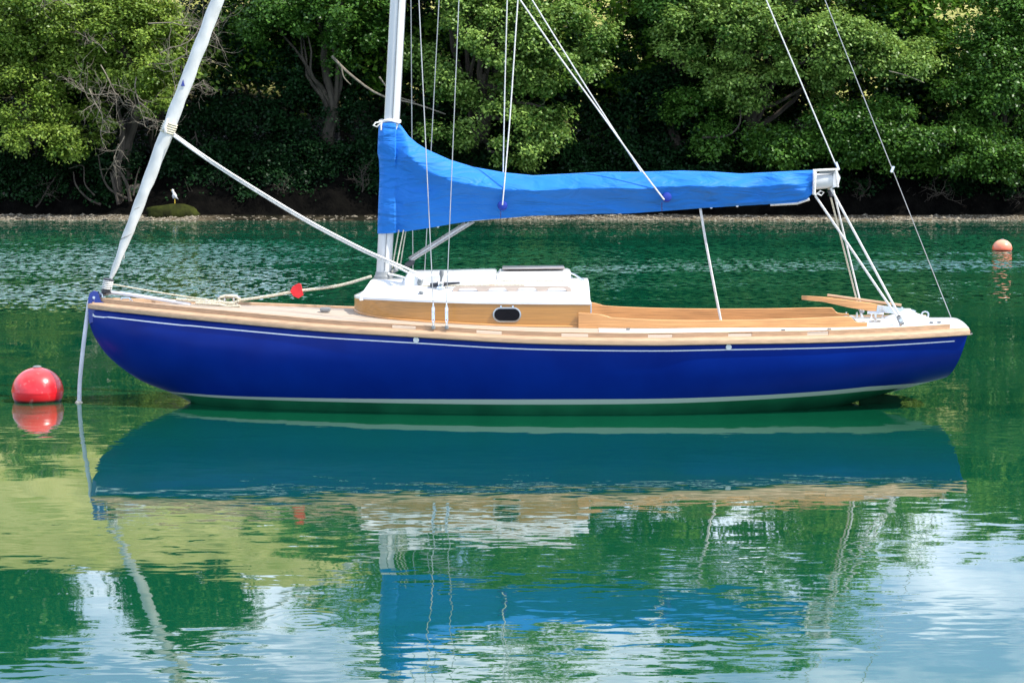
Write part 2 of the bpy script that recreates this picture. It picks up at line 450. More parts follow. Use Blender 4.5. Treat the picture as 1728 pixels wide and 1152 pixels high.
# ------------------------------------------------------------------ setting
wb = MB()
wb.add([(-420, -260, 0), (420, -260, 0), (420, 60, 0), (-420, 60, 0)], [(0, 1, 2, 3)])
wb.build('water', M['water'], smooth=False, kind='structure')

def sstep(a, b, x): t = np.clip((x - a) / (b - a), 0, 1); return t * t * (3 - 2 * t)
SHORE = W(864, 372).y
def shore_y(x): return SHORE + .35 * math.sin(x * .31 + 1) + .2 * math.sin(x * 1.3) + .5 * mnoise.noise(Vector((x * .8, 0, 4))) + .25 * mnoise.noise(Vector((x * 2.5, 0, 9)))
PROF_D = [-8, -2, 0, .8, 1.5, 1.9, 3.0, 4.2, 8, 14, 24, 40, 52, 62, 80, 140, 400]
PROF_Z = [-1.5, -.35, 0, .05, .12, .7, 1.55, 2.0, 2.9, 4.6, 8.8, 16.5, 22., 25.3, 26., 26., 26.]
def ground_z(x, y):
    d = y - shore_y(x)
    z = float(np.interp(d, PROF_D, PROF_Z))
    k = 1.0 - .4 * float(sstep(-12, 2, x))
    if z > 2.2: z = 2.2 + (z - 2.2) * k
    if d > 1.9:
        a = min(1., (d - 1.9) * .8)
        z += a * (.35 * mnoise.noise(Vector((x * .7, y * .7, 3))) + .18 * mnoise.noise(Vector((x * 2.1, y * 2.1, 7))))
    elif d > 0:
        z += .03 * mnoise.noise(Vector((x * 1.5, y * 1.5, 1)))
    return z
xs = sorted(set([round(v, 3) for v in np.concatenate([np.arange(-26, 26, .3), np.arange(-60, 60, 2.), np.arange(-420, 421, 20.)])]))
ys = sorted(set([round(v, 3) for v in np.concatenate([np.arange(SHORE - 3, SHORE + 7, .28), np.arange(SHORE - 9, SHORE + 100, 1.5), np.arange(SHORE + 100, SHORE + 420, 20.)])]))
hb = MB(); hb.grid([[Vector((x, y, ground_z(x, y))) for y in ys] for x in xs])
def ground_mat():
    m, n, l = newmat('hillside_ground')
    o = n.new('ShaderNodeOutputMaterial'); b = n.new('ShaderNodeBsdfPrincipled'); l.new(b.outputs[0], o.inputs[0])
    g = n.new('ShaderNodeNewGeometry'); s = n.new('ShaderNodeSeparateXYZ'); l.new(g.outputs[0], s.inputs[0])
    def noi(sc, d=6):
        t = n.new('ShaderNodeTexNoise'); t.inputs['Scale'].default_value = sc; t.inputs['Detail'].default_value = d; l.new(g.outputs[0], t.inputs[0]); return t
    def ramp(v, stops):
        r = n.new('ShaderNodeValToRGB'); l.new(v, r.inputs[0])
        r.color_ramp.elements[0].position, r.color_ramp.elements[0].color = stops[0][0], (*stops[0][1], 1)
        r.color_ramp.elements[1].position, r.color_ramp.elements[1].color = stops[1][0], (*stops[1][1], 1)
        return r.outputs[0]
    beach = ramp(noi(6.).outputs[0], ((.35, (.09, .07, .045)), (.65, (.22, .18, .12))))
    shaded_earth = ramp(noi(2.5).outputs[0], ((.35, (.0012, .0011, .001)), (.7, (.005, .0045, .0035))))  # near-black: canopy shade over the bank is painted into the earth colour
    field = ramp(noi(.35, 8).outputs[0], ((.36, (.27, .28, .075)), (.64, (.46, .42, .17))))
    def mr(v, a, c):
        q = n.new('ShaderNodeMapRange'); l.new(v, q.inputs[0]); q.inputs[1].default_value = a; q.inputs[2].default_value = c; return q.outputs[0]
    # darker patchy colour on the middle stretch of the shore
    wa = n.new('ShaderNodeMath'); wa.operation = 'MULTIPLY'; l.new(mr(s.outputs[0], -10.8, -9.2), wa.inputs[0]); l.new(mr(s.outputs[0], .5, -1.5), wa.inputs[1])
    wz = n.new('ShaderNodeMath'); wz.operation = 'MULTIPLY'; l.new(wa.outputs[0], wz.inputs[0]); l.new(mr(noi(1.3).outputs[0], .75, .5), wz.inputs[1])
    mw = n.new('ShaderNodeMix'); mw.data_type = 'RGBA'; l.new(wz.outputs[0], mw.inputs['Factor']); l.new(beach, mw.inputs['A']); mw.inputs['B'].default_value = (.014, .013, .008, 1); beach = mw.outputs['Result']
    m1 = n.new('ShaderNodeMix'); m1.data_type = 'RGBA'; l.new(mr(s.outputs[2], .10, .16), m1.inputs['Factor']); l.new(beach, m1.inputs['A']); l.new(shaded_earth, m1.inputs['B'])
    m2 = n.new('ShaderNodeMix'); m2.data_type = 'RGBA'; l.new(mr(s.outputs[1], SHORE + 13, SHORE + 16), m2.inputs['Factor']); l.new(m1.outputs['Result'], m2.inputs['A']); l.new(field, m2.inputs['B'])
    l.new(m2.outputs['Result'], b.inputs['Base Color']); b.inputs['Roughness'].default_value = 1.; b.inputs['Specular IOR Level'].default_value = .05
    t = noi(9.); bp = n.new('ShaderNodeBump'); bp.inputs['Distance'].default_value = .08; l.new(t.outputs[0], bp.inputs['Height']); l.new(bp.outputs[0], b.inputs['Normal'])
    return m
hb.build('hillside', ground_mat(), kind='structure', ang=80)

# pebbles along the tide line
def pebbles():
    V = []; Fc = []
    N = 5200
    base = np.array([(1, 0, 0), (-1, 0, 0), (0, 1, 0), (0, -1, 0), (0, 0, 1), (0, 0, -1)], float)
    fc = [(0, 2, 4), (2, 1, 4), (1, 3, 4), (3, 0, 4), (2, 0, 5), (1, 2, 5), (3, 1, 5), (0, 3, 5)]
    for i in range(N):
        x = RNG.uniform(-19, 19); d = RNG.uniform(-.15, 1.5) ; y = shore_y(x) + d
        if -10.3 < x < -.6 and RNG.random() < .85: continue
        s = RNG.uniform(.02, .06) * (2.2 if RNG.random() < .05 else 1)
        c = np.array([x, y, ground_z(x, y) + s * .2])
        a = RNG.uniform(0, PI); R = np.array([[math.cos(a), -math.sin(a), 0], [math.sin(a), math.cos(a), 0], [0, 0, 1]])
        o = len(V)
        V += [tuple(c + R @ (b * s * np.array([1.3, .9, .55]))) for b in base]
        Fc += [tuple(o + k for k in f) for f in fc]
    mb = MB(); mb.v = V; mb.f = Fc
    return mb.build('pebbles', mat('pebble', (.12, .10, .07), .9, var=.5, vscale=20, col2=(.34, .29, .21)), smooth=False, kind='stuff')
pebbles()

# ---- rocks
def rock_mesh(c, d, seed, sub=3):
    import bmesh
    bm = bmesh.new(); bmesh.ops.create_icosphere(bm, subdivisions=sub, radius=1)
    for v in bm.verts:
        p = v.co.copy()
        k = 1 + .22 * mnoise.noise(p * 1.3 + Vector((seed, 0, 0))) + .1 * mnoise.noise(p * 3.1 + Vector((0, seed, 0)))
        v.co = Vector((p.x * d[0], p.y * d[1], p.z * d[2])) * k + Vector(c)
    mb = MB(); bm.verts.index_update()
    mb.add([v.co for v in bm.verts], [tuple(v.index for v in f.verts) for f in bm.faces]); bm.free()
    return mb
moss = mat('mossy_stone', (.015, .016, .008), .95, spec=.1, var=.5, vscale=1.8, bump=.05, bscale=6, col2=(.05, .06, .010))
BY = SHORE + 1.0
p = U(292, 366, BY)
tag(rock_mesh((p.x, BY, .2), (.95, .4, .33), 3.).build('boulder', moss, ang=70), 'low mossy green boulder on the shore with the gull standing on it', 'boulder')
rocks = [(700, 362, .3, .2, .1, 'small stone on the shore just right of the mast under the cover'), (560, 362, .35, .2, .1, 'flat stone at the water edge left of the mast'),
         (450, 364, .3, .2, .08, 'flat stone at the water edge right of the gull'), (1500, 350, .45, .25, .15, 'grey rock at the back of the beach crossed by the backstay'),
         (1640, 352, .4, .25, .13, 'grey rock at the back of the beach left of the orange buoy'), (1245, 356, .3, .2, .1, 'grey rock on the beach under the boom left of its end'),
         (192, 340, .45, .25, .2, 'brown rock lodged under the bare roots left of the jib'), (232, 320, .40, .2, .2, 'pale rock in the bank just left of the furled jib'),
         (20, 330, .45, .2, .14, 'grey rock in the dark bank at the far left'), (120, 343, .6, .25, .13, 'dark low rock at the foot of the bank under the left tree'),
         (350, 352, .5, .3, .14, 'dark rock just right of the mossy boulder'), (622, 352, .5, .3, .16, 'rock on the shore just left of the mast'),
         (600, 343, .35, .3, .14, 'small pale rock behind the mast on the shore')]
for i, (px, py, a, b_, c_, lab) in enumerate(rocks):
    p = U(px, py, SHORE + 2.35)
    tag(rock_mesh((p.x, p.y, p.z), (a, b_, c_), 5. + i * 3.1, 2).build('rock', M['stone'], ang=60), lab, 'rock', 'rocks along the far bank')

# ------------------------------------------------------------------ trees
def leaves_mesh(name, pos, nrm, size, tone):
    N = len(pos)
    rnd = RNG.normal(size=(N, 3)); t = np.cross(nrm, rnd); t /= np.linalg.norm(t, axis=1)[:, None] + 1e-9
    b = np.cross(nrm, t)
    L = size[:, None]
    v = np.empty((N, 4, 3))
    v[:, 0] = pos + t * L * .55; v[:, 1] = pos + b * L * .33 + nrm * L * .06; v[:, 2] = pos - t * L * .5; v[:, 3] = pos - b * L * .33 + nrm * L * .06
    me = bpy.data.meshes.new(name)
    me.vertices.add(N * 4); me.vertices.foreach_set('co', v.reshape(-1).astype(np.float32))
    me.loops.add(N * 4); me.loops.foreach_set('vertex_index', np.arange(N * 4, dtype=np.int32))
    me.polygons.add(N); me.polygons.foreach_set('loop_start', np.arange(0, N * 4, 4, dtype=np.int32))
    try: me.polygons.foreach_set('loop_total', np.full(N, 4, dtype=np.int32))
    except Exception: pass
    a = me.attributes.new('tone', 'FLOAT', 'FACE'); a.data.foreach_set('value', tone.astype(np.float32))
    me.update(calc_edges=True)
    return me
def unit(a): return a / (np.linalg.norm(a, axis=-1, keepdims=True) + 1e-9)
def crown_pts(ells, lobes, clumps, leaves, lr, lsize):
    P = []; Nn = []; T = []; LC = []
    tot = sum(e[3] * e[5] for e in ells)
    for e in ells:
        c = np.array(e[:3]); r = np.array(e[3:6])
        nl = max(3, int(lobes * e[3] * e[5] / tot))
        d = unit(RNG.normal(size=(nl, 3)) + np.array([0, -.35, .15]))
        rad = RNG.uniform(.45, 1.0, (nl, 1)) ** .6
        lc = c + d * r * rad
        LC.append(lc)
        lrad = RNG.uniform(.35, 1.45, nl) * lr
        lt = RNG.uniform(-.22, .22, nl)
        k = np.repeat(np.arange(nl), clumps)
        cd = unit(RNG.normal(size=(nl * clumps, 3)) + d[k] * .5 + np.array([0, 0, .45]))
        cp = lc[k] + cd * (lrad[k] * RNG.uniform(.35, 1.3, nl * clumps))[:, None] * np.array([1.15, 1.15, .7])
        ct = lt[k] + RNG.uniform(-.18, .18, len(k))
        q = np.repeat(np.arange(len(cp)), leaves)
        pp = cp[q] + RNG.normal(size=(len(q), 3)) * np.array([.125, .125, .075]) * (lsize / .1)
        nn = unit(cd[q] * .5 + np.array([.12, -.1, .7]) + RNG.normal(size=(len(q), 3)) * .42)
        P.append(pp); Nn.append(nn); T.append(np.clip(.42 + ct[q] * 1.1 + RNG.uniform(-.3, .3, len(q)), 0, 1))
    P = np.concatenate(P); Nn = np.concatenate(Nn); T = np.concatenate(T)
    # thin places in the wood through which the dry field shows
    q = P - np.array(CAM); dep = q[:, 1] * CP - q[:, 2] * SP_
    qx = 864 + F * q[:, 0] / dep; qy = 576 - F * (q[:, 1] * SP_ + q[:, 2] * CP) / dep
    keep = np.ones(len(P), bool)
    for gx, gy, gr in GAPS:
        keep &= ((qx - gx) ** 2 + ((qy - gy) * 1.3) ** 2 > (gr * RNG.uniform(.0, 1.35, len(P))) ** 2) | (P[:, 1] > SHORE + 30)
    P, Nn, T = P[keep], Nn[keep], T[keep]
    return P, Nn, T, np.concatenate(LC)
def wiggle(a, b, n, amp, sag=0.):
    a = Vector(a); b = Vector(b); L = (b - a).length; out = []
    ph = [RNG.uniform(0, 6.28) for _ in range(4)]
    for i in range(n):
        t = i / (n - 1); e = math.sin(PI * t)
        p = a.lerp(b, t)
        p += Vector((math.sin(t * 7 + ph[0]), math.sin(t * 6 + ph[1]), math.sin(t * 8 + ph[2]))) * amp * L * e
        p.z += sag * e * L; out.append(p)
    return out
def tree(label, base, ells, mat_, lobes=40, clumps=34, leaves=7, lr=.75, lsize=.10, group=None, trunk_r=.2, limbs=9, name='oak_tree', keep_z=None):
    t = thing(name, label, 'tree', base, group)
    P, Nn, T, LC = crown_pts(ells, lobes, clumps, leaves, lr, lsize)
    if keep_z is not None:
        k = P[:, 2] > keep_z + .35 * np.sin(P[:, 0] * 1.7) + .15 * np.sin(P[:, 0] * 4.3)
        P, Nn, T = P[k], Nn[k], T[k]
    me = leaves_mesh('crown', P, Nn, RNG.uniform(.75, 1.25, len(P)) * lsize, T)
    link('crown', me, mat_, t)
    c = Vector(ells[0][:3]); b = Vector(base)
    mb = MB(); top = b.lerp(c, .8) if c.z > b.z + .5 else b + Vector((0, 0, 1.5))
    pts = wiggle(b - Vector((0, 0, .4)), top, 9, .05)
    mb.tube(pts, [trunk_r * (1.25 - .75 * i / 8) for i in range(9)], 8)
    idx = RNG.permutation(len(LC))[:limbs]
    for i in idx:
        s = pts[int(RNG.integers(3, 9))]
        q = wiggle(s, LC[i], 8, .06, .06)
        mb.tube(q, [trunk_r * .42 * (1 - .85 * j / 7) for j in range(8)], 5)
    mb.build('trunk', M['bark'], t)
    return t, LC
SY = SHORE
def XZ(px, py, Y): p = U(px, py, Y); return p.x, p.z
def ell(px, py, Y, rx, ry, rz):
    x, z = XZ(px, py, Y); return (x, Y, z, rx, ry, rz)

GAPS = [(1010, 40, 17), (1062, 62, 19), (1085, 95, 10), (1594, 26, 14), (1640, 52, 19), (1675, 66, 12), (1620, 85, 14), (930, -30, 20)]
def T(label, basepx, Yb, E, m, **k):
    x = U(basepx, 330, Yb).x
    return tree(label, (x, Yb, ground_z(x, Yb) - .1), E, m, **k)
# shaded trees filling the wood
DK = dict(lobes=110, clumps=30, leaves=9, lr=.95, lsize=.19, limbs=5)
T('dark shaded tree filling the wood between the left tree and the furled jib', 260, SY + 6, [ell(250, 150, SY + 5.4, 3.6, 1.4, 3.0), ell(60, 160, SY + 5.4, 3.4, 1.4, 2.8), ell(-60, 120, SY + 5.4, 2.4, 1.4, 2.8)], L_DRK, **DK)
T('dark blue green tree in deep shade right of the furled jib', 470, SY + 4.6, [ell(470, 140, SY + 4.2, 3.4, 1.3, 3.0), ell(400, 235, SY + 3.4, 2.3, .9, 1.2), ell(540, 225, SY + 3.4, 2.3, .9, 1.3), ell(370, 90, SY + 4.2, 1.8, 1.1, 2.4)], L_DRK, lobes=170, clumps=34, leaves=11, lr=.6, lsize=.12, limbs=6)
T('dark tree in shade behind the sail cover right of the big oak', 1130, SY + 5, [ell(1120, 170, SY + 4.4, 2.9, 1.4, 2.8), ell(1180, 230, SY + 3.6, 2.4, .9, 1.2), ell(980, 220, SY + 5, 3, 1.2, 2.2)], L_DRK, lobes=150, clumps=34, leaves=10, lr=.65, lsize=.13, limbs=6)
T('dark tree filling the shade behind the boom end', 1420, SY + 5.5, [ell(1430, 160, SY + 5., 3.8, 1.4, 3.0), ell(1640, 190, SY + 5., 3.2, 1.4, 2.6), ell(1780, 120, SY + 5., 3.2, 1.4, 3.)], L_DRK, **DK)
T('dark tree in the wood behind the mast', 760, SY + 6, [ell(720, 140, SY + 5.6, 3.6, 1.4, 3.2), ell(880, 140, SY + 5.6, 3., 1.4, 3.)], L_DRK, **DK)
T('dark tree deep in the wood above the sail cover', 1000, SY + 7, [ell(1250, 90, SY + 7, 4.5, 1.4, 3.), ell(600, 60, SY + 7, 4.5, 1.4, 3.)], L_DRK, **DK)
# low dark brush along the bank under the canopy
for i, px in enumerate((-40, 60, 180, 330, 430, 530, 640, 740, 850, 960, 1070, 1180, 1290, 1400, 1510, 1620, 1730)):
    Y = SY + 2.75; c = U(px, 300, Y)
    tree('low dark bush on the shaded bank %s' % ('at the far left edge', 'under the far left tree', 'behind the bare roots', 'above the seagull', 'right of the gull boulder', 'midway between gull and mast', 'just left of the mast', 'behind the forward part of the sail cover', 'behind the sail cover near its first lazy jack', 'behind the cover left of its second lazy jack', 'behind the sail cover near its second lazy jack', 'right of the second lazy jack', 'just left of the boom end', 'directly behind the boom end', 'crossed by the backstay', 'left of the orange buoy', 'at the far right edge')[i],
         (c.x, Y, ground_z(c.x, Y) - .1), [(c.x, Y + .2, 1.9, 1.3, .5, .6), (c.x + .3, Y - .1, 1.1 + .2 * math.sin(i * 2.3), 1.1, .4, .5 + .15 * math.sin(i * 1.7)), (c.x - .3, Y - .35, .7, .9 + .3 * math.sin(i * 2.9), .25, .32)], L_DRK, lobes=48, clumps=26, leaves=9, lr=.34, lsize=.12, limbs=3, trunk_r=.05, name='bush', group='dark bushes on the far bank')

# front layer
FL = dict(leaves=10)
tl, lc_left = T('bright yellow green tree hanging over the shore at the far left', 40, SY + 3.2,
  [ell(50, 30, SY + 1.6, 2.3, 1.3, 1.7), ell(20, 165, SY + 1.3, 1.6, .9, 1.0), ell(70, 240, SY + 1.0, 1.9, .8, .5), ell(150, 100, SY + 2.1, 1.5, .9, 1.2), ell(130, 210, SY + 1.9, 1.3, .7, .6)], L_YEL, lobes=118, clumps=42, lr=.45, lsize=.11, keep_z=1.1, **FL)
T('yellow green tree with bleached dead twigs left of the furled jib', 215, SY + 3.0,
  [ell(225, 70, SY + 1.3, 1.55, .9, 1.5), ell(262, 150, SY + 1.1, .75, .6, .9), ell(215, 0, SY + 1.8, 1.8, 1.0, 1.0)], L_YEL, lobes=84, clumps=42, lr=.38, lsize=.11, **FL)
T('oak with small sunlit sprays between the furled jib and the mast', 560, SY + 3.6,
  [ell(545, 20, SY + 1.7, 2.6, 1.0, .75), ell(460, 50, SY + 2.1, 1.3, .9, .6), ell(600, 75, SY + 2.2, 1.1, .7, .7), ell(560, -90, SY + 2.6, 3.2, 1.4, 1.6)], L_MID, lobes=110, clumps=40, lr=.4, lsize=.12, **FL)
T('large sunlit oak standing behind the mast and shrouds', 800, SY + 3.4,
  [ell(820, 80, SY + 1.8, 2.8, 1.2, 2.1), ell(950, 90, SY + 1.1, 1.8, .9, 1.7), ell(880, 230, SY + 1.2, 1.5, .7, 1.2), ell(760, 190, SY + 1.7, 1.2, .7, 1.2), ell(1030, 75, SY + 1.3, 1.1, .6, .6), ell(830, -90, SY + 2.6, 4., 1.5, 1.8)], L_OAK, lobes=190, clumps=44, lr=.42, lsize=.12, trunk_r=.26, limbs=16, **FL)
T('wide sunlit oak with bright crown above the boom end', 1300, SY + 3.5,
  [ell(1240, 50, SY + 1.5, 2.6, 1.2, 1.4), ell(1400, 80, SY + 1.2, 2.5, 1.1, 1.2), ell(1510, 110, SY + 1.3, 1.2, .8, .8), ell(1300, 150, SY + 1.9, 2.2, .8, .8), ell(1330, -80, SY + 2.4, 4.2, 1.5, 1.5)], L_OAK, lobes=185, clumps=44, lr=.42, lsize=.12, trunk_r=.26, limbs=16, **FL)
T('leafy bough low over the water just right of the boom end', 1480, SY + 3.4,
  [ell(1450, 225, SY + 1.5, 2.0, .9, 1.0), ell(1580, 255, SY + 1.1, 2.2, .8, .7), ell(1345, 255, SY + 1.4, 1.0, .6, .5)], L_MID, lobes=100, clumps=40, lr=.4, lsize=.12, keep_z=1.1, **FL)
T('darker green tree at the right edge of the photo above the orange buoy', 1690, SY + 3.4,
  [ell(1690, 150, SY + 2.0, 2.0, 1.0, 2.2), ell(1720, 30, SY + 2.4, 1.6, 1.0, 1.3), ell(1690, 270, SY + 1.2, 1.6, .7, .7)], L_MID, lobes=100, clumps=40, lr=.45, lsize=.12, keep_z=1.0, **FL)
T('mid green bush between the big oak and the right hand oak', 1150, SY + 4.2,
  [ell(1140, 20, SY + 2.8, 1.2, .8, 1.1), ell(1190, 170, SY + 2.6, 1.4, .7, .8), ell(1260, 245, SY + 2.2, 1.7, .6, .6)], L_MID, lobes=70, clumps=38, lr=.4, lsize=.12, **FL)

g_up = 'trees above the frame reflected in the water'
UP = [(-60, 7.0, 2.0), (60, 7.1, 2.), (170, 6.8, 2.), (260, 6.6, 1.8), (500, 9.0, 2.2), (580, 13.6, 2.8), (640, 16.2, 2.8), (760, 15.8, 3.6), (870, 16.6, 4.0), (980, 16.0, 3.8), (1090, 15.4, 3.6), (1200, 16.0, 3.8), (1330, 16.4, 4.), (1440, 13.2, 3.4), (1560, 11.2, 3.), (1690, 11.6, 3.2), (1840, 12.2, 3.4)]
for i, (px, top, r) in enumerate(UP):
    Y = SY + (RNG.uniform(4.2, 7.0) if i > 3 else 3.2)
    c = U(px, 200, Y); zc = top - r * .6
    E = [(c.x, Y, zc, r * .75, r * .5, r * .6)]
    zz = zc - r * .75
    while zz > 4.6: E.append((c.x + RNG.uniform(-1.3, 1.3), Y + RNG.uniform(-.8, .5), zz, r * .85, r * .5, r * .55)); zz -= r * .8
    gz = ground_z(c.x, Y + 1)
    tree('tall tree whose crown rises above the top of the picture behind the shore oaks', (c.x, Y + 1, gz - .1), E, (L_YEL if i < 4 else L_CAN),
         lobes=60, clumps=28, leaves=11, lr=.8, lsize=.2, group=g_up, trunk_r=.22, limbs=6)
for i, (px, top, r) in enumerate([(-140, 29.6, 4), (-5, 29.4, 3.), (60, 28.4, 2.4), (265, 26.6, 2.), (345, 27.4, 2.6), (1500, 20, 4), (1750, 20, 5), (1950, 21, 5)]):
    Y = SY + 56; c = U(px, 200, Y); g0 = ground_z(c.x, Y)
    h = max((top - g0), 3.5)
    E = [(c.x, Y, g0 + h * .62, r * .7, r * .6, h * .36), (c.x + RNG.uniform(-1, 1), Y, g0 + h * .33, r * .8, r * .6, h * .3)]
    tree('tree on the skyline at the top of the golden field seen only as a reflection', (c.x, Y, g0 - .2), E, L_MID,
         lobes=46, clumps=24, leaves=8, lr=.9, lsize=.36, group='skyline trees behind the field', trunk_r=.25, limbs=4)

# bare dead twigs and roots of the left tree, pale limbs in the wood
def spray(mb, p0, d, L, r, depth):
    p0 = Vector(p0); d = Vector(d).normalized(); pts = [p0]; n = 6; cur = p0.copy(); dd = d.copy()
    for i in range(n):
        dd = (dd + Vector(RNG.normal(size=3)) * .22).normalized(); cur = cur + dd * (L / n); pts.append(cur.copy())
    mb.tube(pts, [r * (1 - .75 * i / n) for i in range(n + 1)], 4)
    if depth > 0:
        for i in range(2, n + 1):
            for _ in range(2 if depth > 1 else 1):
                nd = (dd * .6 + Vector(RNG.normal(size=3)) * Vector((1, .5, 1)).length * .45).normalized()
                spray(mb, pts[i], nd, L * RNG.uniform(.4, .7), r * .5, depth - 1)
def bare(name, px0, py0, px1, py1, Y, r, depth=2, m='deadwood', par=None):
    a = U(px0, py0, Y); b = U(px1, py1, Y - .2); mb = MB()
    spray(mb, a, b - a, (b - a).length * 1.1, r, depth); return mb.build(name, M[m], par)
for a in ((250, 40, 350, 60, .022), (250, 110, 340, 95, .022), (270, 90, 360, 30, .02), (230, 130, 200, 200, .022), (200, 160, 120, 150, .022), (170, 110, 210, 170, .02),
          (150, 150, 150, 220, .025), (290, 180, 330, 130, .018), (300, 150, 345, 155, .018), (120, 10, 60, -10, .02), (180, 90, 150, 60, .018), (210, 230, 170, 260, .02)):
    bare('dead_branch', *a[:4], SY + .25, a[4], 2, par=tl)
def limb(pxs, Y, r0, r1, m, par, name='limb'):
    P = cat([tuple(U(x, y, Y)) for x, y in pxs], 14); mb = MB()
    mb.tube([Vector(q) for q in P], [r0 + (r1 - r0) * i / 13 for i in range(14)], 7); mb.build(name, M[m], par)
limb([(205, 350), (200, 320), (196, 285), (206, 250), (204, 200)], SY + 2.0, .17, .09, 'bark', tl, 'root')
for pts, r in (([(215, 335), (186, 320), (172, 295), (166, 262)], .05), ([(220, 340), (214, 310), (202, 285), (205, 240)], .07), ([(200, 345), (190, 305), (186, 290)], .06),
               ([(170, 345), (148, 335), (128, 312), (124, 290)], .05), ([(225, 330), (230, 300), (236, 282)], .035), ([(160, 330), (143, 310), (140, 280), (116, 285)], .03)):
    limb(pts, SY + 1.7, r, r * .35, 'bark', tl, 'root')
oak = [o for o in COL.objects if o.get('label', '').startswith('large sunlit oak')][0]
limb([(560, 95), (590, 125), (640, 160), (700, 175), (752, 193)], SY + 1.5, .05, .02, 'deadwood', oak)
limb([(640, 130), (665, 160), (700, 172)], SY + 1.5, .03, .015, 'deadwood', oak)
limb([(576, 112), (580, 130), (592, 143)], SY + 1.4, .03, .012, 'deadwood', oak)
limb([(1500, 120), (1530, 128), (1560, 140)], SY + .2, .02, .008, 'deadwood', oak)
limb([(1185, 232), (1230, 228), (1250, 200), (1240, 140)], SY + 1.6, .04, .02, 'bark', oak)

for k_, (a, b_, c_, d_) in enumerate(((330, 350, 372, 322), (610, 340, 625, 305), (60, 350, 95, 322), (1180, 330, 1225, 300), (1500, 350, 1540, 325), (1600, 345, 1570, 310), (1690, 350, 1712, 322), (540, 352, 500, 330), (455, 345, 470, 318), (1440, 352, 1470, 330))):
    o_ = bare('dead_branch', a, b_, c_, d_, SY + 1.9, .03, 2, 'bark')
    tag(o_, ('dead branch leaning up from the shore ' + ('right of the gull', 'beside the left side of the mast', 'under the far left tree', 'behind the sail cover toward its after end', 'right of the boom end below the trees', 'under the low bough between boom end and buoy', 'above the orange buoy', 'between the jib sheet and the mast', 'midway between the gull and the mast', 'directly right of the boom end mainsheet')[k_]), 'branch', 'dead branches along the far shore')

# ---- gull
g0 = Vector((U(293, 345, BY).x, BY, .5))
gull = thing('seagull', 'white seagull standing on the mossy boulder on the far shore', 'bird', g0)
zb = g0.z + .10
mb = MB(); S_ = 1.0
prof = [(.002, -.16), (.035, -.13), (.075, -.06), (.085, 0), (.075, .07), (.05, .13), (.04, .17), (.046, .21), (.040, .245), (.012, .27)]
ptsg = []; rg = []
for r, t in prof:
    a = t
    ptsg.append(Vector((g0.x + .04 - t * .22 * (1 if t < .12 else .9) - (.02 if t > .15 else 0), g0.y, zb + .15 + (t if t > 0 else t * .35) * .95))); rg.append(r)
mb.tube(ptsg, rg, 12); mb.build('body', M['gull'], gull, ang=80)
mb = MB(); mb.tube([(g0.x + .03, g0.y - .055, zb + .22), (g0.x + .08, g0.y - .06, zb + .14), (g0.x + .17, g0.y - .03, zb + .06)], [.03, .045, .008], 8); mb.build('wing', M['gullgrey'], gull, ang=80)
mb = MB(); hx = ptsg[-2]; mb.tube([hx, hx + Vector((-.07, -.01, -.015))], [.014, .004], 6); mb.build('beak', M['beak'], gull)
for s in (-1, 1):
    mb = MB(); mb.tube([(g0.x + .04, g0.y + s * .03, zb + .10), (g0.x + .04, g0.y + s * .03, zb - .14)], .009, 5)
    mb.box((g0.x + .02, g0.y + s * .03, zb - .14), (.06, .035, .01)); mb.build('leg', M['beak'], gull)

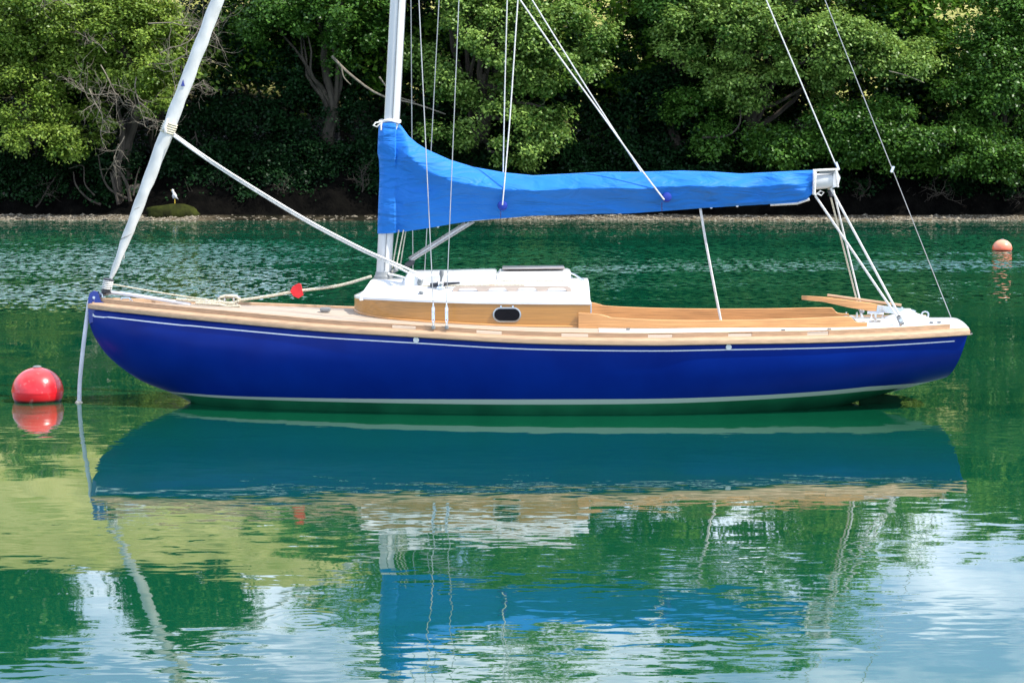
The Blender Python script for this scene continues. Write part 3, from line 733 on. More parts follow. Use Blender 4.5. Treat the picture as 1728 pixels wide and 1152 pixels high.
# ------------------------------------------------------------------ buoys
def buoy(c, r, label, m, prof_flat=.92, ripple=None):
    t = thing('mooring_buoy', label, 'buoy', (c.x, c.y, 0))
    mb = MB(); pr = []
    for i in range(25):
        a = -PI / 2 + PI * i / 24; pr.append((max(r * math.cos(a), .002), r * math.sin(a) * prof_flat))
    mb.lathe(c, pr, 36); mb.build('float', m, t, ang=60)
    mb = MB(); mb.lathe(c + Vector((0, 0, r * prof_flat)), [(r * .16, -.01), (r * .18, .006), (r * .1, .015), (.003, .016)], 16); mb.build('cap', M['grey'], t)
    mb = MB(); mb.lathe(c, [(r * 1.004, -.012 * r / .22), (r * 1.012, 0), (r * 1.004, .012 * r / .22)], 36); mb.build('seam', m, t)
    return t
def buoy_mat(name, ca, cb_, split):
    m, n, l = newmat(name)
    o = n.new('ShaderNodeOutputMaterial'); b = n.new('ShaderNodeBsdfPrincipled'); l.new(b.outputs[0], o.inputs[0])
    g = n.new('ShaderNodeNewGeometry'); s = n.new('ShaderNodeSeparateXYZ'); l.new(g.outputs[0], s.inputs[0])
    t = n.new('ShaderNodeTexNoise'); t.inputs['Scale'].default_value = 4; l.new(g.outputs[0], t.inputs[0])
    ad = n.new('ShaderNodeMath'); ad.operation = 'MULTIPLY_ADD'; ad.inputs[1].default_value = split[1]; l.new(t.outputs[0], ad.inputs[0]); l.new(s.outputs[split[0]], ad.inputs[2])
    mr = n.new('ShaderNodeMapRange'); l.new(ad.outputs[0], mr.inputs[0]); mr.inputs[1].default_value = split[2]; mr.inputs[2].default_value = split[3]
    mm = n.new('ShaderNodeMix'); mm.data_type = 'RGBA'; l.new(mr.outputs[0], mm.inputs['Factor']); mm.inputs['A'].default_value = (*ca, 1); mm.inputs['B'].default_value = (*cb_, 1)
    # dark line at the waterline
    wl_ = n.new('ShaderNodeMapRange'); l.new(s.outputs[2], wl_.inputs[0]); wl_.inputs[1].default_value = .010; wl_.inputs[2].default_value = .03
    m3 = n.new('ShaderNodeMix'); m3.data_type = 'RGBA'; l.new(wl_.outputs[0], m3.inputs['Factor']); m3.inputs['A'].default_value = (.05, .008, .006, 1); l.new(mm.outputs['Result'], m3.inputs['B'])
    sc_ = n.new('ShaderNodeTexNoise'); sc_.inputs['Scale'].default_value = 22; sc_.inputs['Detail'].default_value = 8; l.new(g.outputs[0], sc_.inputs[0])
    sr = n.new('ShaderNodeMapRange'); l.new(sc_.outputs[0], sr.inputs[0]); sr.inputs[1].default_value = .60; sr.inputs[2].default_value = .72; sr.inputs[4].default_value = .35
    m4 = n.new('ShaderNodeMix'); m4.data_type = 'RGBA'; l.new(sr.outputs[0], m4.inputs['Factor']); l.new(m3.outputs['Result'], m4.inputs['A']); m4.inputs['B'].default_value = (.55, .30, .26, 1)
    l.new(m4.outputs['Result'], b.inputs['Base Color']); b.inputs['Roughness'].default_value = .3; b.inputs['Coat Weight'].default_value = .2
    return m
pb = W(64, 676)
buoy(Vector((pb.x, pb.y, .09)), .223, 'round red mooring buoy with a faded top floating off the bow', buoy_mat('red_buoy', (.74, .012, .02), (.80, .10, .10), (2, .05, .16, .36)))
p2 = W(1691, 423)
sc2 = (p2.y - CAM.y) / F
buoy(Vector((p2.x, p2.y, .05)), 16.5 * sc2, 'small faded orange pink mooring buoy floating beyond the stern', buoy_mat('orange_buoy', (.82, .13, .05), (.84, .42, .26), (2, .05, .06, .25)))

# ------------------------------------------------------------------ the boat
boat = thing('sailboat', 'royal blue wooden decked day sailing boat moored across the middle of the photo', 'sailboat', (U(850, 690, 0).x, 0, 0))
# columns: sheer px, py, half breadth, keel px, keel (py or z), is_z
HT = [(153, 519, 0, 150.5, 521, 0), (190, 523.5, .12, 152, 548, 0), (239, 528.5, .25, 163, 574, 0), (300, 535, .39, 187, 605, 0), (378, 542.5, .53, 236, 641, 0),
      (460, 550, .66, 297, 666, 0), (558, 558.5, .79, 380, -.13, 1), (700, 567, .92, 560, -.33, 1), (850, 576, 1.0, 760, -.45, 1), (960, 579.5, 1.03, 900, -.47, 1),
      (1100, 581, 1.03, 1070, -.42, 1), (1200, 579.5, 1.0, 1190, -.30, 1), (1400, 576, .83, 1390, -.06, 1), (1530, 570, .65, 1500, .095, 1), (1633, 563.5, .48, 1590, 637, 0)]
rows = []
for (sx_, sy_, b_, kx, ky, isz) in HT:
    S = U(sx_, sy_, -b_)
    if isz: K = U(kx, 680, 0); K = Vector((K.x, 0, ky))
    else: K = U(kx, ky, 0)
    rows.append((S.x, S.z, b_, K.x, K.z))
NU = 130
H = cat(rows, NU)
H[:, 2] = np.maximum(H[:, 2], 0); H[0, 2] = 0.0
def sec(u, t):
    """hull point at fractional column u, height fraction t -> (x, halfbreadth, z)"""
    i = int(np.clip(u, 0, NU - 1)); j = min(i + 1, NU - 1); f = u - i
    r = H[i] * (1 - f) + H[j] * f
    q = np.interp(u / (NU - 1), [0, .25, .55, .85, 1], [.95, .85, .74, .64, .55])
    pw = np.interp(u / (NU - 1), [0, .3, 1], [1.7, 2.3, 2.4])
    g = (1 - (1 - t) ** pw) ** q
    return r[3] + (r[0] - r[3]) * t, r[2] * g, r[4] + (r[1] - r[4]) * t
NV = 26
TV = [(i / (NV - 1)) ** 1.25 for i in range(NV)]
G = []
for i in range(NU):
    row = []
    for t in reversed(TV): x, y, z = sec(i, t); row.append(Vector((x, -y, z)))
    for t in TV[1:]: x, y, z = sec(i, t); row.append(Vector((x, y, z)))
    G.append(row)
mb = MB(); mb.grid(G)
last = G[-1]; k = len(mb.v) - len(last)
mb.f.append(tuple(range(k, k + len(last))))      # transom
hull = mb.build('hull', M['hull'], boat, ang=50)

def sheer(u):
    i = int(np.clip(u, 0, NU - 1)); j = min(i + 1, NU - 1); f = u - i
    r = H[i] * (1 - f) + H[j] * f; return r[0], r[2], r[1]     # x, b, z
SX = H[:, 0]
def u_at(x): return float(np.interp(x, SX, np.arange(NU)))
# swept profile along the sheer (both sides)
def sweep(prof, u0, u1, side, n=110, cap=True):
    rows_ = []
    for u in np.linspace(u0, u1, n):
        x, b_, z = sheer(u)
        xa, ba, _ = sheer(max(u - .6, 0)); xc, bc, _ = sheer(min(u + .6, NU - 1))
        tx, ty = xc - xa, bc - ba; L = math.hypot(tx, ty); nx, ny = -ty / L, tx / L      # outward
        rows_.append([Vector((x + nx * o, side * -1 * (b_ + ny * o), z + h)) for o, h in prof])
    mb_ = MB(); mb_.grid(rows_, closed_v=True)
    n0 = len(prof); mb_.f.append(tuple(range(n0 - 1, -1, -1))); mb_.f.append(tuple((n - 1) * n0 + j for j in range(n0)))
    return mb_
RUB = [(-.012, -.010), (.030, -.008), (.038, -.002), (.039, .030), (.034, .038), (.012, .049), (-.05, .052), (-.05, .0)]
for s in (1, -1):
    sweep(RUB, 0, NU - 1, s).build('rubbing_strake', M['rail'], boat, ang=50)
# white cove line
for s in (1, -1):
    rows_ = []
    for u in np.linspace(1.6, NU - 3.5, 120):
        r0 = []
        for dz, o in ((.049, .0025), (.058, .0025), (.058, -.003), (.049, -.003)):
            i = H[int(u)]; hgt = sheer(u)[2] - (i[4]); t = 1 - dz / max(hgt, .08)
            x, y, z = sec(u, t); r0.append(Vector((x, -s * (y + o + .0015), z)))
        rows_.append(r0)
    mb = MB(); mb.grid(rows_, closed_v=True); mb.build('cove_line', mat('cove_white', (.75, .76, .80), .4, var=.02), boat)
# toe rail with scuppers
scup = [(659, 700), (803, 846), (947, 992), (1093, 1134), (1230, 1271), (1367, 1405)]
def xr(px): return U(px, 570, -.95).x
edges = [(0.5, None)]
def toe(side):
    segs = []; last_u = 1.0
    for a, b_ in scup:
        ua, ub = u_at(xr(a)), u_at(xr(b_)); segs.append((last_u, ua, 0)); segs.append((ua, ub, 1)); last_u = ub
    segs.append((last_u, u_at(U(1606, 560, -.52).x), 0))
    mb_ = MB()
    for a, b_, low in segs:
        lo = .078 if low else .046
        P_ = [(-.034, lo), (-.030, .088), (-.036, .092), (-.046, .092), (-.050, .088), (-.050, lo)]
        q = sweep(P_, a, b_, side, n=max(4, int((b_ - a)) + 2)); mb_.add(q.v, q.f)
    return mb_
for s in (1, -1): toe(s).build('toe_rail', M['rail'], boat, ang=40)

# deck with camber and a cockpit opening
CK0, CK1 = u_at(U(985, 550, -.65).x), u_at(U(1446, 548, -.55).x)
CS = .66
def deck_z(u, s):   # s fraction of half breadth
    x, b_, z = sheer(u); return z + .044 + .095 * b_ * (1 - s * s)
us = sorted(set(list(np.linspace(0, NU - 1, 100)) + [CK0, CK1]))
ss = [-1, -.9, -.8, -CS, -.5, -.25, 0, .25, .5, CS, .8, .9, 1]
G = []; UVS = []
for u in us:
    x, b_, z = sheer(u); bb = max(b_ - .03, .001)
    G.append([Vector((x, s * bb, deck_z(u, s))) for s in ss])
mb = MB(); mb.grid(G)
keep = []
nS = len(ss)
for f in mb.f:
    i = f[0] // nS; j = f[0] % nS
    um = (us[i] + us[i + 1]) / 2; sm = (ss[j] + ss[j + 1]) / 2
    if CK0 < um < CK1 and abs(sm) < CS: continue
    keep.append(f)
mb.f = keep
deck = mb.build('deck', M['deck'], boat, ang=60)
uvl = deck.data.uv_layers.new(name='UVMap')
BM = max(H[:, 2])
for lp in deck.data.loops:
    v = deck.data.vertices[lp.vertex_index].co; u = u_at(v.x); b_ = sheer(u)[1]
    uvl.data[lp.index].uv = (v.x, (b_ - abs(v.y)) / .058 + 40)

# white painted aft deck and covering boards over the stern
AF0 = u_at(U(1455, 548, -.5).x)
G = []
for u in np.linspace(AF0, NU - 1, 30):
    x, b_, z = sheer(u); bb = max(b_ - .055, .001)
    G.append([Vector((x, s * bb, deck_z(u, s) + .006)) for s in np.linspace(-1, 1, 15)])
xe, be, ze = sheer(NU - 1)
for k in range(1, 6):      # rounded white stern edge
    a = k / 5 * PI / 2
    G.append([Vector((xe + .045 * math.sin(a), s * (be - .055), deck_z(NU - 1, s) + .006 - .05 * (1 - math.cos(a)))) for s in np.linspace(-1, 1, 15)])
mb = MB(); mb.grid(G); mb.build('aft_deck', M['gel'], boat, ang=70)
mb = MB(); mb.grid([[Vector((xe + .004, s * (be - .0), ze - .01)) for s in np.linspace(-1, 1, 9)], [Vector((xe + .044, s * (be - .005), ze + .0)) for s in np.linspace(-1, 1, 9)],
                    [Vector((xe + .044, s * (be - .01), deck_z(NU - 1, s) - .04)) for s in np.linspace(-1, 1, 9)]]); mb.build('stern_capping', M['gel'], boat)
# white side deck panels either side of the cockpit
for s_ in (1, -1):
    G = []
    for u in np.linspace(u_at(U(1010, 555, -.7).x), AF0 + .3, 40):
        x, b_, z = sheer(u); bb = b_ - .03
        G.append([Vector((x, -s_ * q * bb, deck_z(u, q) + .004)) for q in (CS + .02, .75, .82, .88)])
    mb = MB(); mb.grid(G); mb.build('side_deck_paint', mat('pale_deck_paint', (.70, .67, .62), .5, var=.05), boat)

# stem head
mb = MB()
out = [U(152, 545, 0), U(150, 520, 0), U(150, 503, 0), U(153, 494, 0), U(159, 490, 0), U(165, 491.5, 0), U(168, 498, 0), U(172, 508, 0), U(186, 513, 0), U(188, 526, 0), U(170, 540, 0)]
th = .035
vs = [p + Vector((0, -th, 0)) for p in out] + [p + Vector((0, th, 0)) for p in out]
n0 = len(out)
mb.add(vs, [tuple(range(n0)), tuple(range(2 * n0 - 1, n0 - 1, -1))] + [(i, (i + 1) % n0, n0 + (i + 1) % n0, n0 + i) for i in range(n0)])
sh = mb.build('stem_head', M['blue_paint'], boat, smooth=False)
mb = MB(); q = U(158.5, 502, -th); mb.lathe(q, [(.012, -.004), (.012, .004), (.004, .006)], 10, axis='Y'); mb.build('bolt', M['chrome'], sh)
# fairlead dots in the topsides
for px, py in ((702, 573), (1229, 583)):
    mb = MB(); q = U(px, py, -.96); u = u_at(q.x); x, y, z = sec(u, 1 - .03 / (sheer(u)[2] - H[int(u)][4]))
    mb.lathe((q.x, -y - .006, sheer(u)[2] - .03), [(.024, -.012), (.022, .0), (.012, .004), (.006, -.004)], 16, axis='Y')
    mb.build('vent_fitting', M['gel'], boat)

# coachroof sides
cab = [(598, 523, 0.0), (599.5, 523, .12), (604, 525, .22), (614, 529.5, .33), (636, 535.5, .45), (668, 540.5, .54), (720, 545, .60), (800, 549, .635), (890, 552.5, .65), (975, 555.5, .64), (996, 556, .635)]
def rim_z(x): return float(np.interp(x, [xa[0] for xa in RIM], [xa[1] for xa in RIM]))
RIM = [(U(598, 498, 0).x, U(598, 498.5, 0).z), (U(640, 503, -.45).x, U(640, 503, -.45).z), (U(700, 506.5, -.6).x, U(700, 506.5, -.6).z), (U(800, 509.5, -.635).x, U(800, 509.5, -.635).z), (U(997, 511, -.635).x, U(997, 511, -.635).z)]
CB = cat([(U(px, py, -y).x, y) for px, py, y in cab], 60)
CB[:, 1] = np.maximum(CB[:, 1], 0)
side_rows = []
def cab_outline():
    L_ = [(x, -y) for x, y in CB[::-1]] + [(x, y) for x, y in CB[1:]]
    return L_
OL = cab_outline()
def dz_at(x, y):
    u = u_at(x); b_ = sheer(u)[1]; return deck_z(u, min(1, abs(y) / max(b_ - .03, .01)))
G = []
for x, y in OL: G.append([Vector((x, y, dz_at(x, y) - .03)), Vector((x, y, rim_z(x) - .012)), Vector((x, y, rim_z(x)))])
mb = MB(); mb.grid(G); mb.build('cabin_side', M['teak'], boat, ang=60)
# thin quadrant moulding at the foot
for s_ in (1,):
    mb = MB(); mb.tube([Vector((x, y * 1.012, dz_at(x, y) + .006)) for x, y in OL], .009, 6); mb.build('cabin_moulding', M['coam'], boat)
# roof: cambered, springing from the rim with a rounded edge
X0 = CB[0, 0]; X1 = CB[-1, 0]
def half_w(x): return float(np.interp(x, CB[:, 0], CB[:, 1]))
xc1 = U(622, 500, 0).x
def crown_h(x):
    return float(np.interp(x, [X0, X0 + .05, xc1, U(690, 470, 0).x, U(800, 470, 0).x, X1], [.0, .02, .055, .135, .155, .165]))
def roof_z(x, y):
    w = max(half_w(x), .001); s = min(1, abs(y) / w)
    return rim_z(x) + crown_h(x) * (1 - s ** 2.2)
G = []
for x in list(X0 + (xc1 - X0) * (np.linspace(0, 1, 14) ** 2)) + list(np.linspace(xc1, X1, 40)[1:]):
    w = max(half_w(x), .002) + .006
    row = [Vector((x, -w, rim_z(x) - .014))]
    for s in np.sin(np.linspace(-PI / 2, PI / 2, 25)):
        row.append(Vector((x, s * w, roof_z(x, s * w / (1 + .006 / w)) + .004)))
    row.append(Vector((x, w, rim_z(x) - .014))); G.append(row)
mb = MB(); mb.grid(G); k = len(mb.v) - len(G[-1]); mb.f.append(tuple(range(k, k + len(G[-1]))))
roof = mb.build('coachroof', M['gel'], boat, ang=35)
# aft bulkhead
mb = MB(); w = half_w(X1)
mb.add([(X1 - .01, -w + .01, rim_z(X1) - .6), (X1 - .01, w - .01, rim_z(X1) - .6), (X1 - .01, w - .01, rim_z(X1)), (X1 - .01, -w + .01, rim_z(X1)),
        (X1 + .012, -w - .004, rim_z(X1) - .6), (X1 + .012, w + .004, rim_z(X1) - .6), (X1 + .012, w + .004, rim_z(X1) + .002), (X1 + .012, -w - .004, rim_z(X1) + .002)],
       [(0, 1, 2, 3), (4, 5, 6, 7), (0, 1, 5, 4), (1, 2, 6, 5), (2, 3, 7, 6), (3, 0, 4, 7)])
mb.build('cabin_bulkhead', M['gel'], boat, smooth=False)
# mast step pad
mb = MB()
a0 = U(612, 485, 0).x; a1 = U(628, 470, 0); a2 = U(690, 469, 0).x
zt = a1.z
for_pad = []
for x, h, w_ in ((a0, roof_z(a0, 0) - .0, .30), (a0 + .03, roof_z(a0, 0) + .03, .28), (a1.x, zt - .004, .20), (a1.x + .02, zt, .19), (a2, zt, .20), (a2 + .06, roof_z(a2, 0) - .01, .26)):
    for_pad.append([Vector((x, -w_ - .06, roof_z(x, w_ + .06) - .02)), Vector((x, -w_, h - .02)), Vector((x, -w_ + .03, h)), Vector((x, w_ - .03, h)), Vector((x, w_, h - .02)), Vector((x, w_ + .06, roof_z(x, w_ + .06) - .02))])
mb.grid(for_pad); mb.build('mast_step', M['gel'], boat, ang=30)
# sea hood and sliding hatch
def slab(x0, x1, w, zt0, zt1, ramp=0., edge=.02, zb=None):
    mb_ = MB(); rows_ = []
    for x, dzz in ((x0, -.03), (x0 + .025, 0), (x1 - max(ramp, .02), 0), (x1, -max(.01, ramp * .5))):
        t_ = (x - x0) / (x1 - x0); z = zt0 + (zt1 - zt0) * t_ + dzz
        zr = (zb if zb is not None else roof_z(x, w) - .01)
        rows_.append([Vector((x, -w, zr)), Vector((x, -w, z - edge)), Vector((x, -w + edge, z)), Vector((x, 0, z + .012)), Vector((x, w - edge, z)), Vector((x, w, z - edge)), Vector((x, w, zr))])
    mb_.grid(rows_); m0 = 7
    mb_.f.append(tuple(range(m0 - 1, -1, -1))); mb_.f.append(tuple(3 * m0 + j for j in range(m0)))
    return mb_
xa, xb, xd = U(686, 462, 0).x, U(838, 458, 0).x, U(962, 455, 0).x
za, zb_, zd = U(700, 459, 0).z, U(838, 456, 0).z, U(950, 455, 0).z
hood = slab(xa, xb, .31, za, zb_).build('hatch_hood', M['gel'], boat, ang=30)
sh_ = slab(xb + .004, xd, .27, zb_ + .0, zd + .0, zb=zb_ - .1).build('sliding_hatch', M['gel'], boat, ang=30)
mb = MB(); mb.box(((xb + xd) / 2, .0, (zb_ + zd) / 2 + .022), (xd - xb - .1, .44, .010), rot=Matrix.Rotation(-math.atan2(zd - zb_, xd - xb), 3, 'Y'), bev=.004); mb.build('hatch_panel', M['smoke'], sh_)
for s_ in (-1, 1):
    P_ = [Vector((x, s_ * .33, roof_z(x, .33) + .035)) for x in np.linspace(U(735, 470, 0).x, X1 - .12, 12)]
    mb = MB()
    for p_, q_ in zip(P_[:-1], P_[1:]):
        mb.add([p_ + Vector((0, -.014, -.05)), p_ + Vector((0, .014, -.05)), p_ + Vector((0, .014, 0)), p_ + Vector((0, -.014, 0)), q_ + Vector((0, -.014, -.05)), q_ + Vector((0, .014, -.05)), q_ + Vector((0, .014, 0)), q_ + Vector((0, -.014, 0))],
               [(0, 4, 5, 1), (1, 5, 6, 2), (2, 6, 7, 3), (3, 7, 4, 0)])
    mb.build('hatch_runner', M['gel'], boat, smooth=False)
# teak grab rail on the near and far roof with arched openings
def grab(side):
    y = side * .47; xs0, xs1 = U(764, 495, -.47).x, U(964, 488, -.47).x
    mb_ = MB(); n_ = 64; rows_ = []
    for i in range(n_ + 1):
        t = i / n_; x = xs0 + (xs1 - xs0) * t; zb2 = roof_z(x, y) + .001
        ph = (t * 4) % 1.0
        foot = (ph < .16 or ph > .86 or t < .04 or t > .97)
        lo = zb2 if foot else zb2 + .028 * math.sin(min(1, min((ph - .16), (.86 - ph)) / .12) * PI / 2)
        hi = zb2 + .046 * min(1, .5 + min(t, 1 - t) * 22)
        rows_.append([Vector((x, y - .012, lo)), Vector((x, y - .012, hi)), Vector((x, y + .012, hi)), Vector((x, y + .012, lo))])
    mb_.grid(rows_, closed_v=True)
    mb_.f.append((3, 2, 1, 0)); k_ = n_ * 4; mb_.f.append((k_, k_ + 1, k_ + 2, k_ + 3)); return mb_
for s in (-1, 1): grab(s).build('grab_rail', M['palerail'], boat, smooth=False)
# porthole
pc = U(855.5, 531, -.655); hw, hh = .108, .052
def stadium(c, w, h, y, n=10):
    r = h; L_ = w - r; out_ = []
    for i in range(n + 1): a = -PI / 2 + PI * i / n; out_.append(Vector((c.x + L_ + r * math.cos(a), y, c.z + r * math.sin(a))))
    for i in range(n + 1): a = PI / 2 + PI * i / n; out_.append(Vector((c.x - L_ + r * math.cos(a), y, c.z + r * math.sin(a))))
    return out_
yy = -half_w(pc.x)
port = thing_part = None
mb = MB()
o1 = stadium(pc, hw + .011, hh + .011, yy - .002); o2 = stadium(pc, hw + .011, hh + .011, yy - .010); o3 = stadium(pc, hw, hh, yy - .012); o4 = stadium(pc, hw - .004, hh - .004, yy - .004)
mb.grid([o1, o2, o3, o4], closed_v=True)
port = mb.build('porthole', mat('dull_nickel', (.42, .42, .40), .3, metal=.9, var=.1), boat, ang=30)
mb = MB(); q = stadium(pc, hw - .002, hh - .002, yy - .005); mb.add(q, [tuple(range(len(q)))]); mb.build('glass', M['glass'], port, smooth=False)
for dx_ in (-.05, .05):
    mb = MB(); mb.box((pc.x + dx_, yy - .014, pc.z + hh + .018), (.014, .012, .014)); mb.build('hinge', M['chrome'], port)
# roof hardware
def roofp(px, py, y): p_ = U(px, py, y); return Vector((p_.x, y, roof_z(p_.x, y)))
p_ = roofp(889, 477, -.2); mb = MB(); mb.box(p_ + Vector((.01, 0, .035)), (.10, .08, .055), bev=.012); mb.tube([p_ + Vector((-.06, -.03, .005)), p_ + Vector((-.055, -.03, .05)), p_ + Vector((-.03, -.03, .072)), p_ + Vector((.05, -.03, .075))], .009, 6); mb.build('rope_clutch', M['grey'], boat)
p_ = roofp(744, 494, -.40)
mb = MB(); mb.lathe(p_, [(.045, 0), (.042, .02), (.03, .03), (.032, .05), (.038, .06), (.004, .062)], 16); wn_ = mb.build('winch', M['chrome'], boat)
mb = MB(); mb.tube([p_ + Vector((-.09, 0, .03)), p_ + Vector((.16, -.01, .05))], [.018, .008], 6); mb.build('cleat', M['dark'], boat)
mb = MB(); mb.tube([p_ + Vector((0, 0, .06)), p_ + Vector((.005, 0, .10)), p_ + Vector((.006, 0, .12)), p_ + Vector((.008, 0, .155))], [.007, .010, .022, .016], 8); mb.build('winch_handle', M['grey'], wn_)
for (px, py, y, d) in ((709, 481, -.3, (.045, .05, .06)), (711, 498, -.5, (.04, .04, .03)), (715, 478, -.25, (.04, .04, .03)), (727, 472, -.12, (.05, .04, .04))):
    p_ = roofp(px, py, y); mb = MB(); mb.box(p_ + Vector((0, 0, d[2] / 2)), d, rot=Matrix.Rotation(.25, 3, 'Y'), bev=.01); mb.build('turning_block', M['grey'], boat)
p_ = roofp(830, 485, -.35); mb = MB(); mb.box(p_ + Vector((0, 0, .008)), (.06, .03, .016), bev=.004); mb.build('pad_eye', M['rail'], boat)
p_ = roofp(960, 468, -.15); mb = MB(); mb.tube([p_ + Vector((-.04, 0, .01)), p_ + Vector((-.03, 0, .055)), p_ + Vector((.0, 0, .07)), p_ + Vector((.05, 0, .05)), p_ + Vector((.13, -.02, .0))], .009, 6); mb.build('hatch_handle', M['chrome'], boat)
# ropes along the roof
for y, z_, px0, px1 in ((-.27, .025, 712, 950), (-.36, .012, 712, 885)):
    a_, b2 = U(px0, 478, y).x, U(px1, 470, y).x
    mb = MB(); mb.tube([Vector((x, y, roof_z(x, y) + z_)) for x in np.linspace(a_, b2, 10)], .006, 6); mb.build('control_line', M['rope'], boat)

# coamings
def coaming(side):
    tops = [(976, 526.5), (1009, 529), (1024, 532.5), (1040, 535.5), (1120, 538.8), (1213, 540), (1333, 538.5), (1400, 536.5), (1436, 536), (1442, 538), (1450, 545), (1469, 546.5)]
    rows_ = []
    Pts = cat([(U(px, py, -.64).x, U(px, py, -.64).z) for px, py in tops], 60)
    for x, z in Pts:
        u = u_at(x); b_ = sheer(u)[1] - .03; y = CS * b_
        base = deck_z(u, CS) - .12; zz = z
        # height measured at the true coaming breadth
        zz = CAM.z + (z - CAM.z) * ((-y - CAM.y) / (-.64 - CAM.y)) if False else z
        rows_.append([Vector((x, side * (y + .011), base)), Vector((x, side * (y + .011), zz - .006)), Vector((x, side * (y + .005), zz)), Vector((x, side * (y - .005), zz)), Vector((x, side * (y - .011), zz - .006)), Vector((x, side * (y - .011), base - .25))])
    mb_ = MB(); mb_.grid(rows_, closed_v=True); mb_.f.append(tuple(range(5, -1, -1))); k_ = 59 * 6; mb_.f.append(tuple(k_ + j for j in range(6)))
    return mb_
for s in (-1, 1): coaming(s).build('coaming', M['coam'], boat, ang=30)
# cockpit interior
cx0, cx1 = U(990, 550, 0).x, U(1446, 548, 0).x
mb = MB(); mb.box(((cx0 + cx1) / 2, 0, .22), (cx1 - cx0, .9, .03)); mb.build('cockpit_floor', M['sole'], boat)
for s in (-1, 1):
    mb = MB(); mb.box(((cx0 + cx1) / 2, s * .44, .42), (cx1 - cx0 - .05, .36, .03)); mb.build('cockpit_seat', M['coam'], boat)
mb = MB(); mb.box((cx1 + .01, 0, .56), (.02, .80, .34)); mb.build('aft_bulkhead', M['gel'], boat)

# mast and boom
m0, m1 = U(647.5, 466, 0), U(671.5, 0, 0)
mdir = (m1 - m0).normalized(); mtop = m0 + mdir * 7.6
def spar(a, b_, rx, ry, n=14, seg=12, taper=.65):
    mb_ = MB(); d = (b_ - a).normalized(); yax = Vector((0, 1, 0)); xax = yax.cross(d).normalized(); rows_ = []
    for i in range(seg + 1):
        t = i / seg; c = a.lerp(b_, t); k_ = 1 - (1 - taper) * max(0, (t - .35) / .65)
        rows_.append([c + xax * (rx * k_ * math.cos(2 * PI * j / n)) + yax * (ry * k_ * math.sin(2 * PI * j / n)) for j in range(n)])
    mb_.grid(rows_, closed_v=True); mb_.f.append(tuple(range(n))); mb_.f.append(tuple(seg * n + j for j in range(n))); return mb_
mast = spar(m0, mtop, .066, .05).build('mast', M['paint'], boat)
mb = MB(); off = Vector((.07, 0, 0)); mb.tube([m0 + off * .9 + mdir * .3, m0 + off * .9 + mdir * 4], .008, 5); mb.tube([m0 + Vector((.012, -.052, .05)), m0 + Vector((.012, -.052, 0)) + mdir * 3], .004, 4); mb.build('sail_track', M['grey'], mast)
mb = MB(); mb.lathe(m0 + Vector((0, 0, -.02)), [(.085, 0), (.085, .02), (.072, .035), (.07, .06)], 18); mb.build('mast_collar', M['grey'], mast)
mb = MB(); mb.tube([m0 + Vector((.07, -.02, .04)), m0 + Vector((.11, -.03, .06)), m0 + Vector((.10, -.03, .1))], [.02, .024, .01], 8); mb.build('mast_winch', M['grey'], mast)
b0, b1 = U(668, 372, 0), U(1404, 304, 0)
boom = spar(b0, b1, .068, .05, taper=1.).build('boom', M['paint'], boat)
mb = MB(); e = U(1372, 288, 0)
def bx4(mb_, pxs, y0, y1):
    v = [U(px, py, 0) for px, py in pxs]; n_ = len(v)
    vs_ = [Vector((q.x, y0, q.z)) for q in v] + [Vector((q.x, y1, q.z)) for q in v]
    mb_.add(vs_, [tuple(range(n_)), tuple(range(2 * n_ - 1, n_ - 1, -1))] + [(i, (i + 1) % n_, n_ + (i + 1) % n_, n_ + i) for i in range(n_)])
bx4(mb, [(1404, 291), (1404, 317), (1413, 314), (1417, 300), (1412, 289)], -.045, .045); mb.build('boom_end_fitting', M['gel'], boom, smooth=False)
mb = MB(); mb.tube([U(1372, 288, -.06), U(1390, 287, -.06), U(1416, 286, -.04)], .011, 6); mb.tube([U(1411, 286, -.06), U(1412, 300, -.066), U(1414, 316, -.06)], .010, 6); mb.tube([U(1376, 290, -.07), U(1375, 310, -.075), U(1374, 329, -.06)], .012, 6); mb.build('outhaul_line', M['line'], boom)
mb = MB(); mb.box(U(1395, 291.5, -.045), (.12, .02, .018)); mb.build('outhaul_slot', M['grey'], boom)

# standing rigging
def wire(name, pts, r, m='wire', Ys=None, par=boat, sag=0, n=5, num=None):
    P_ = [U(*q) for q in pts]
    if len(P_) > 2: P_ = [Vector(v) for v in cat([tuple(v) for v in P_], num or 20)]
    elif sag: P_ = [P_[0].lerp(P_[1], i / 12) + Vector((0, 0, -sag * math.sin(PI * i / 12))) for i in range(13)]
    mb_ = MB(); mb_.tube(P_, r, n); return mb_.build(name, M[m], par)
def shroud(pxa, ya, pxb, yb, Y0, Y1=0., ext=1., r=.005):
    """from deck px/py at Y0 towards the mast, continued past the frame"""
    a = U(pxa, ya, Y0); k_ = U(pxb, yb, Y0 + (Y1 - Y0) * .55)
    b_ = a + (k_ - a) * ext
    mb_ = MB(); mb_.tube([a, b_], r, 5); return mb_.build('shroud', M['wire'], boat)
shroud(731, 510, 707, 0, -.9, -.1, 1.75, .0045)
shroud(753.5, 510, 774.5, 0, -.9, -.6, 1.3, .004)
shroud(697, 470, 693.5, 0, .9, .1, 1.6, .0045)
shroud(716, 470, 741, 0, .9, .6, 1.3, .0045)
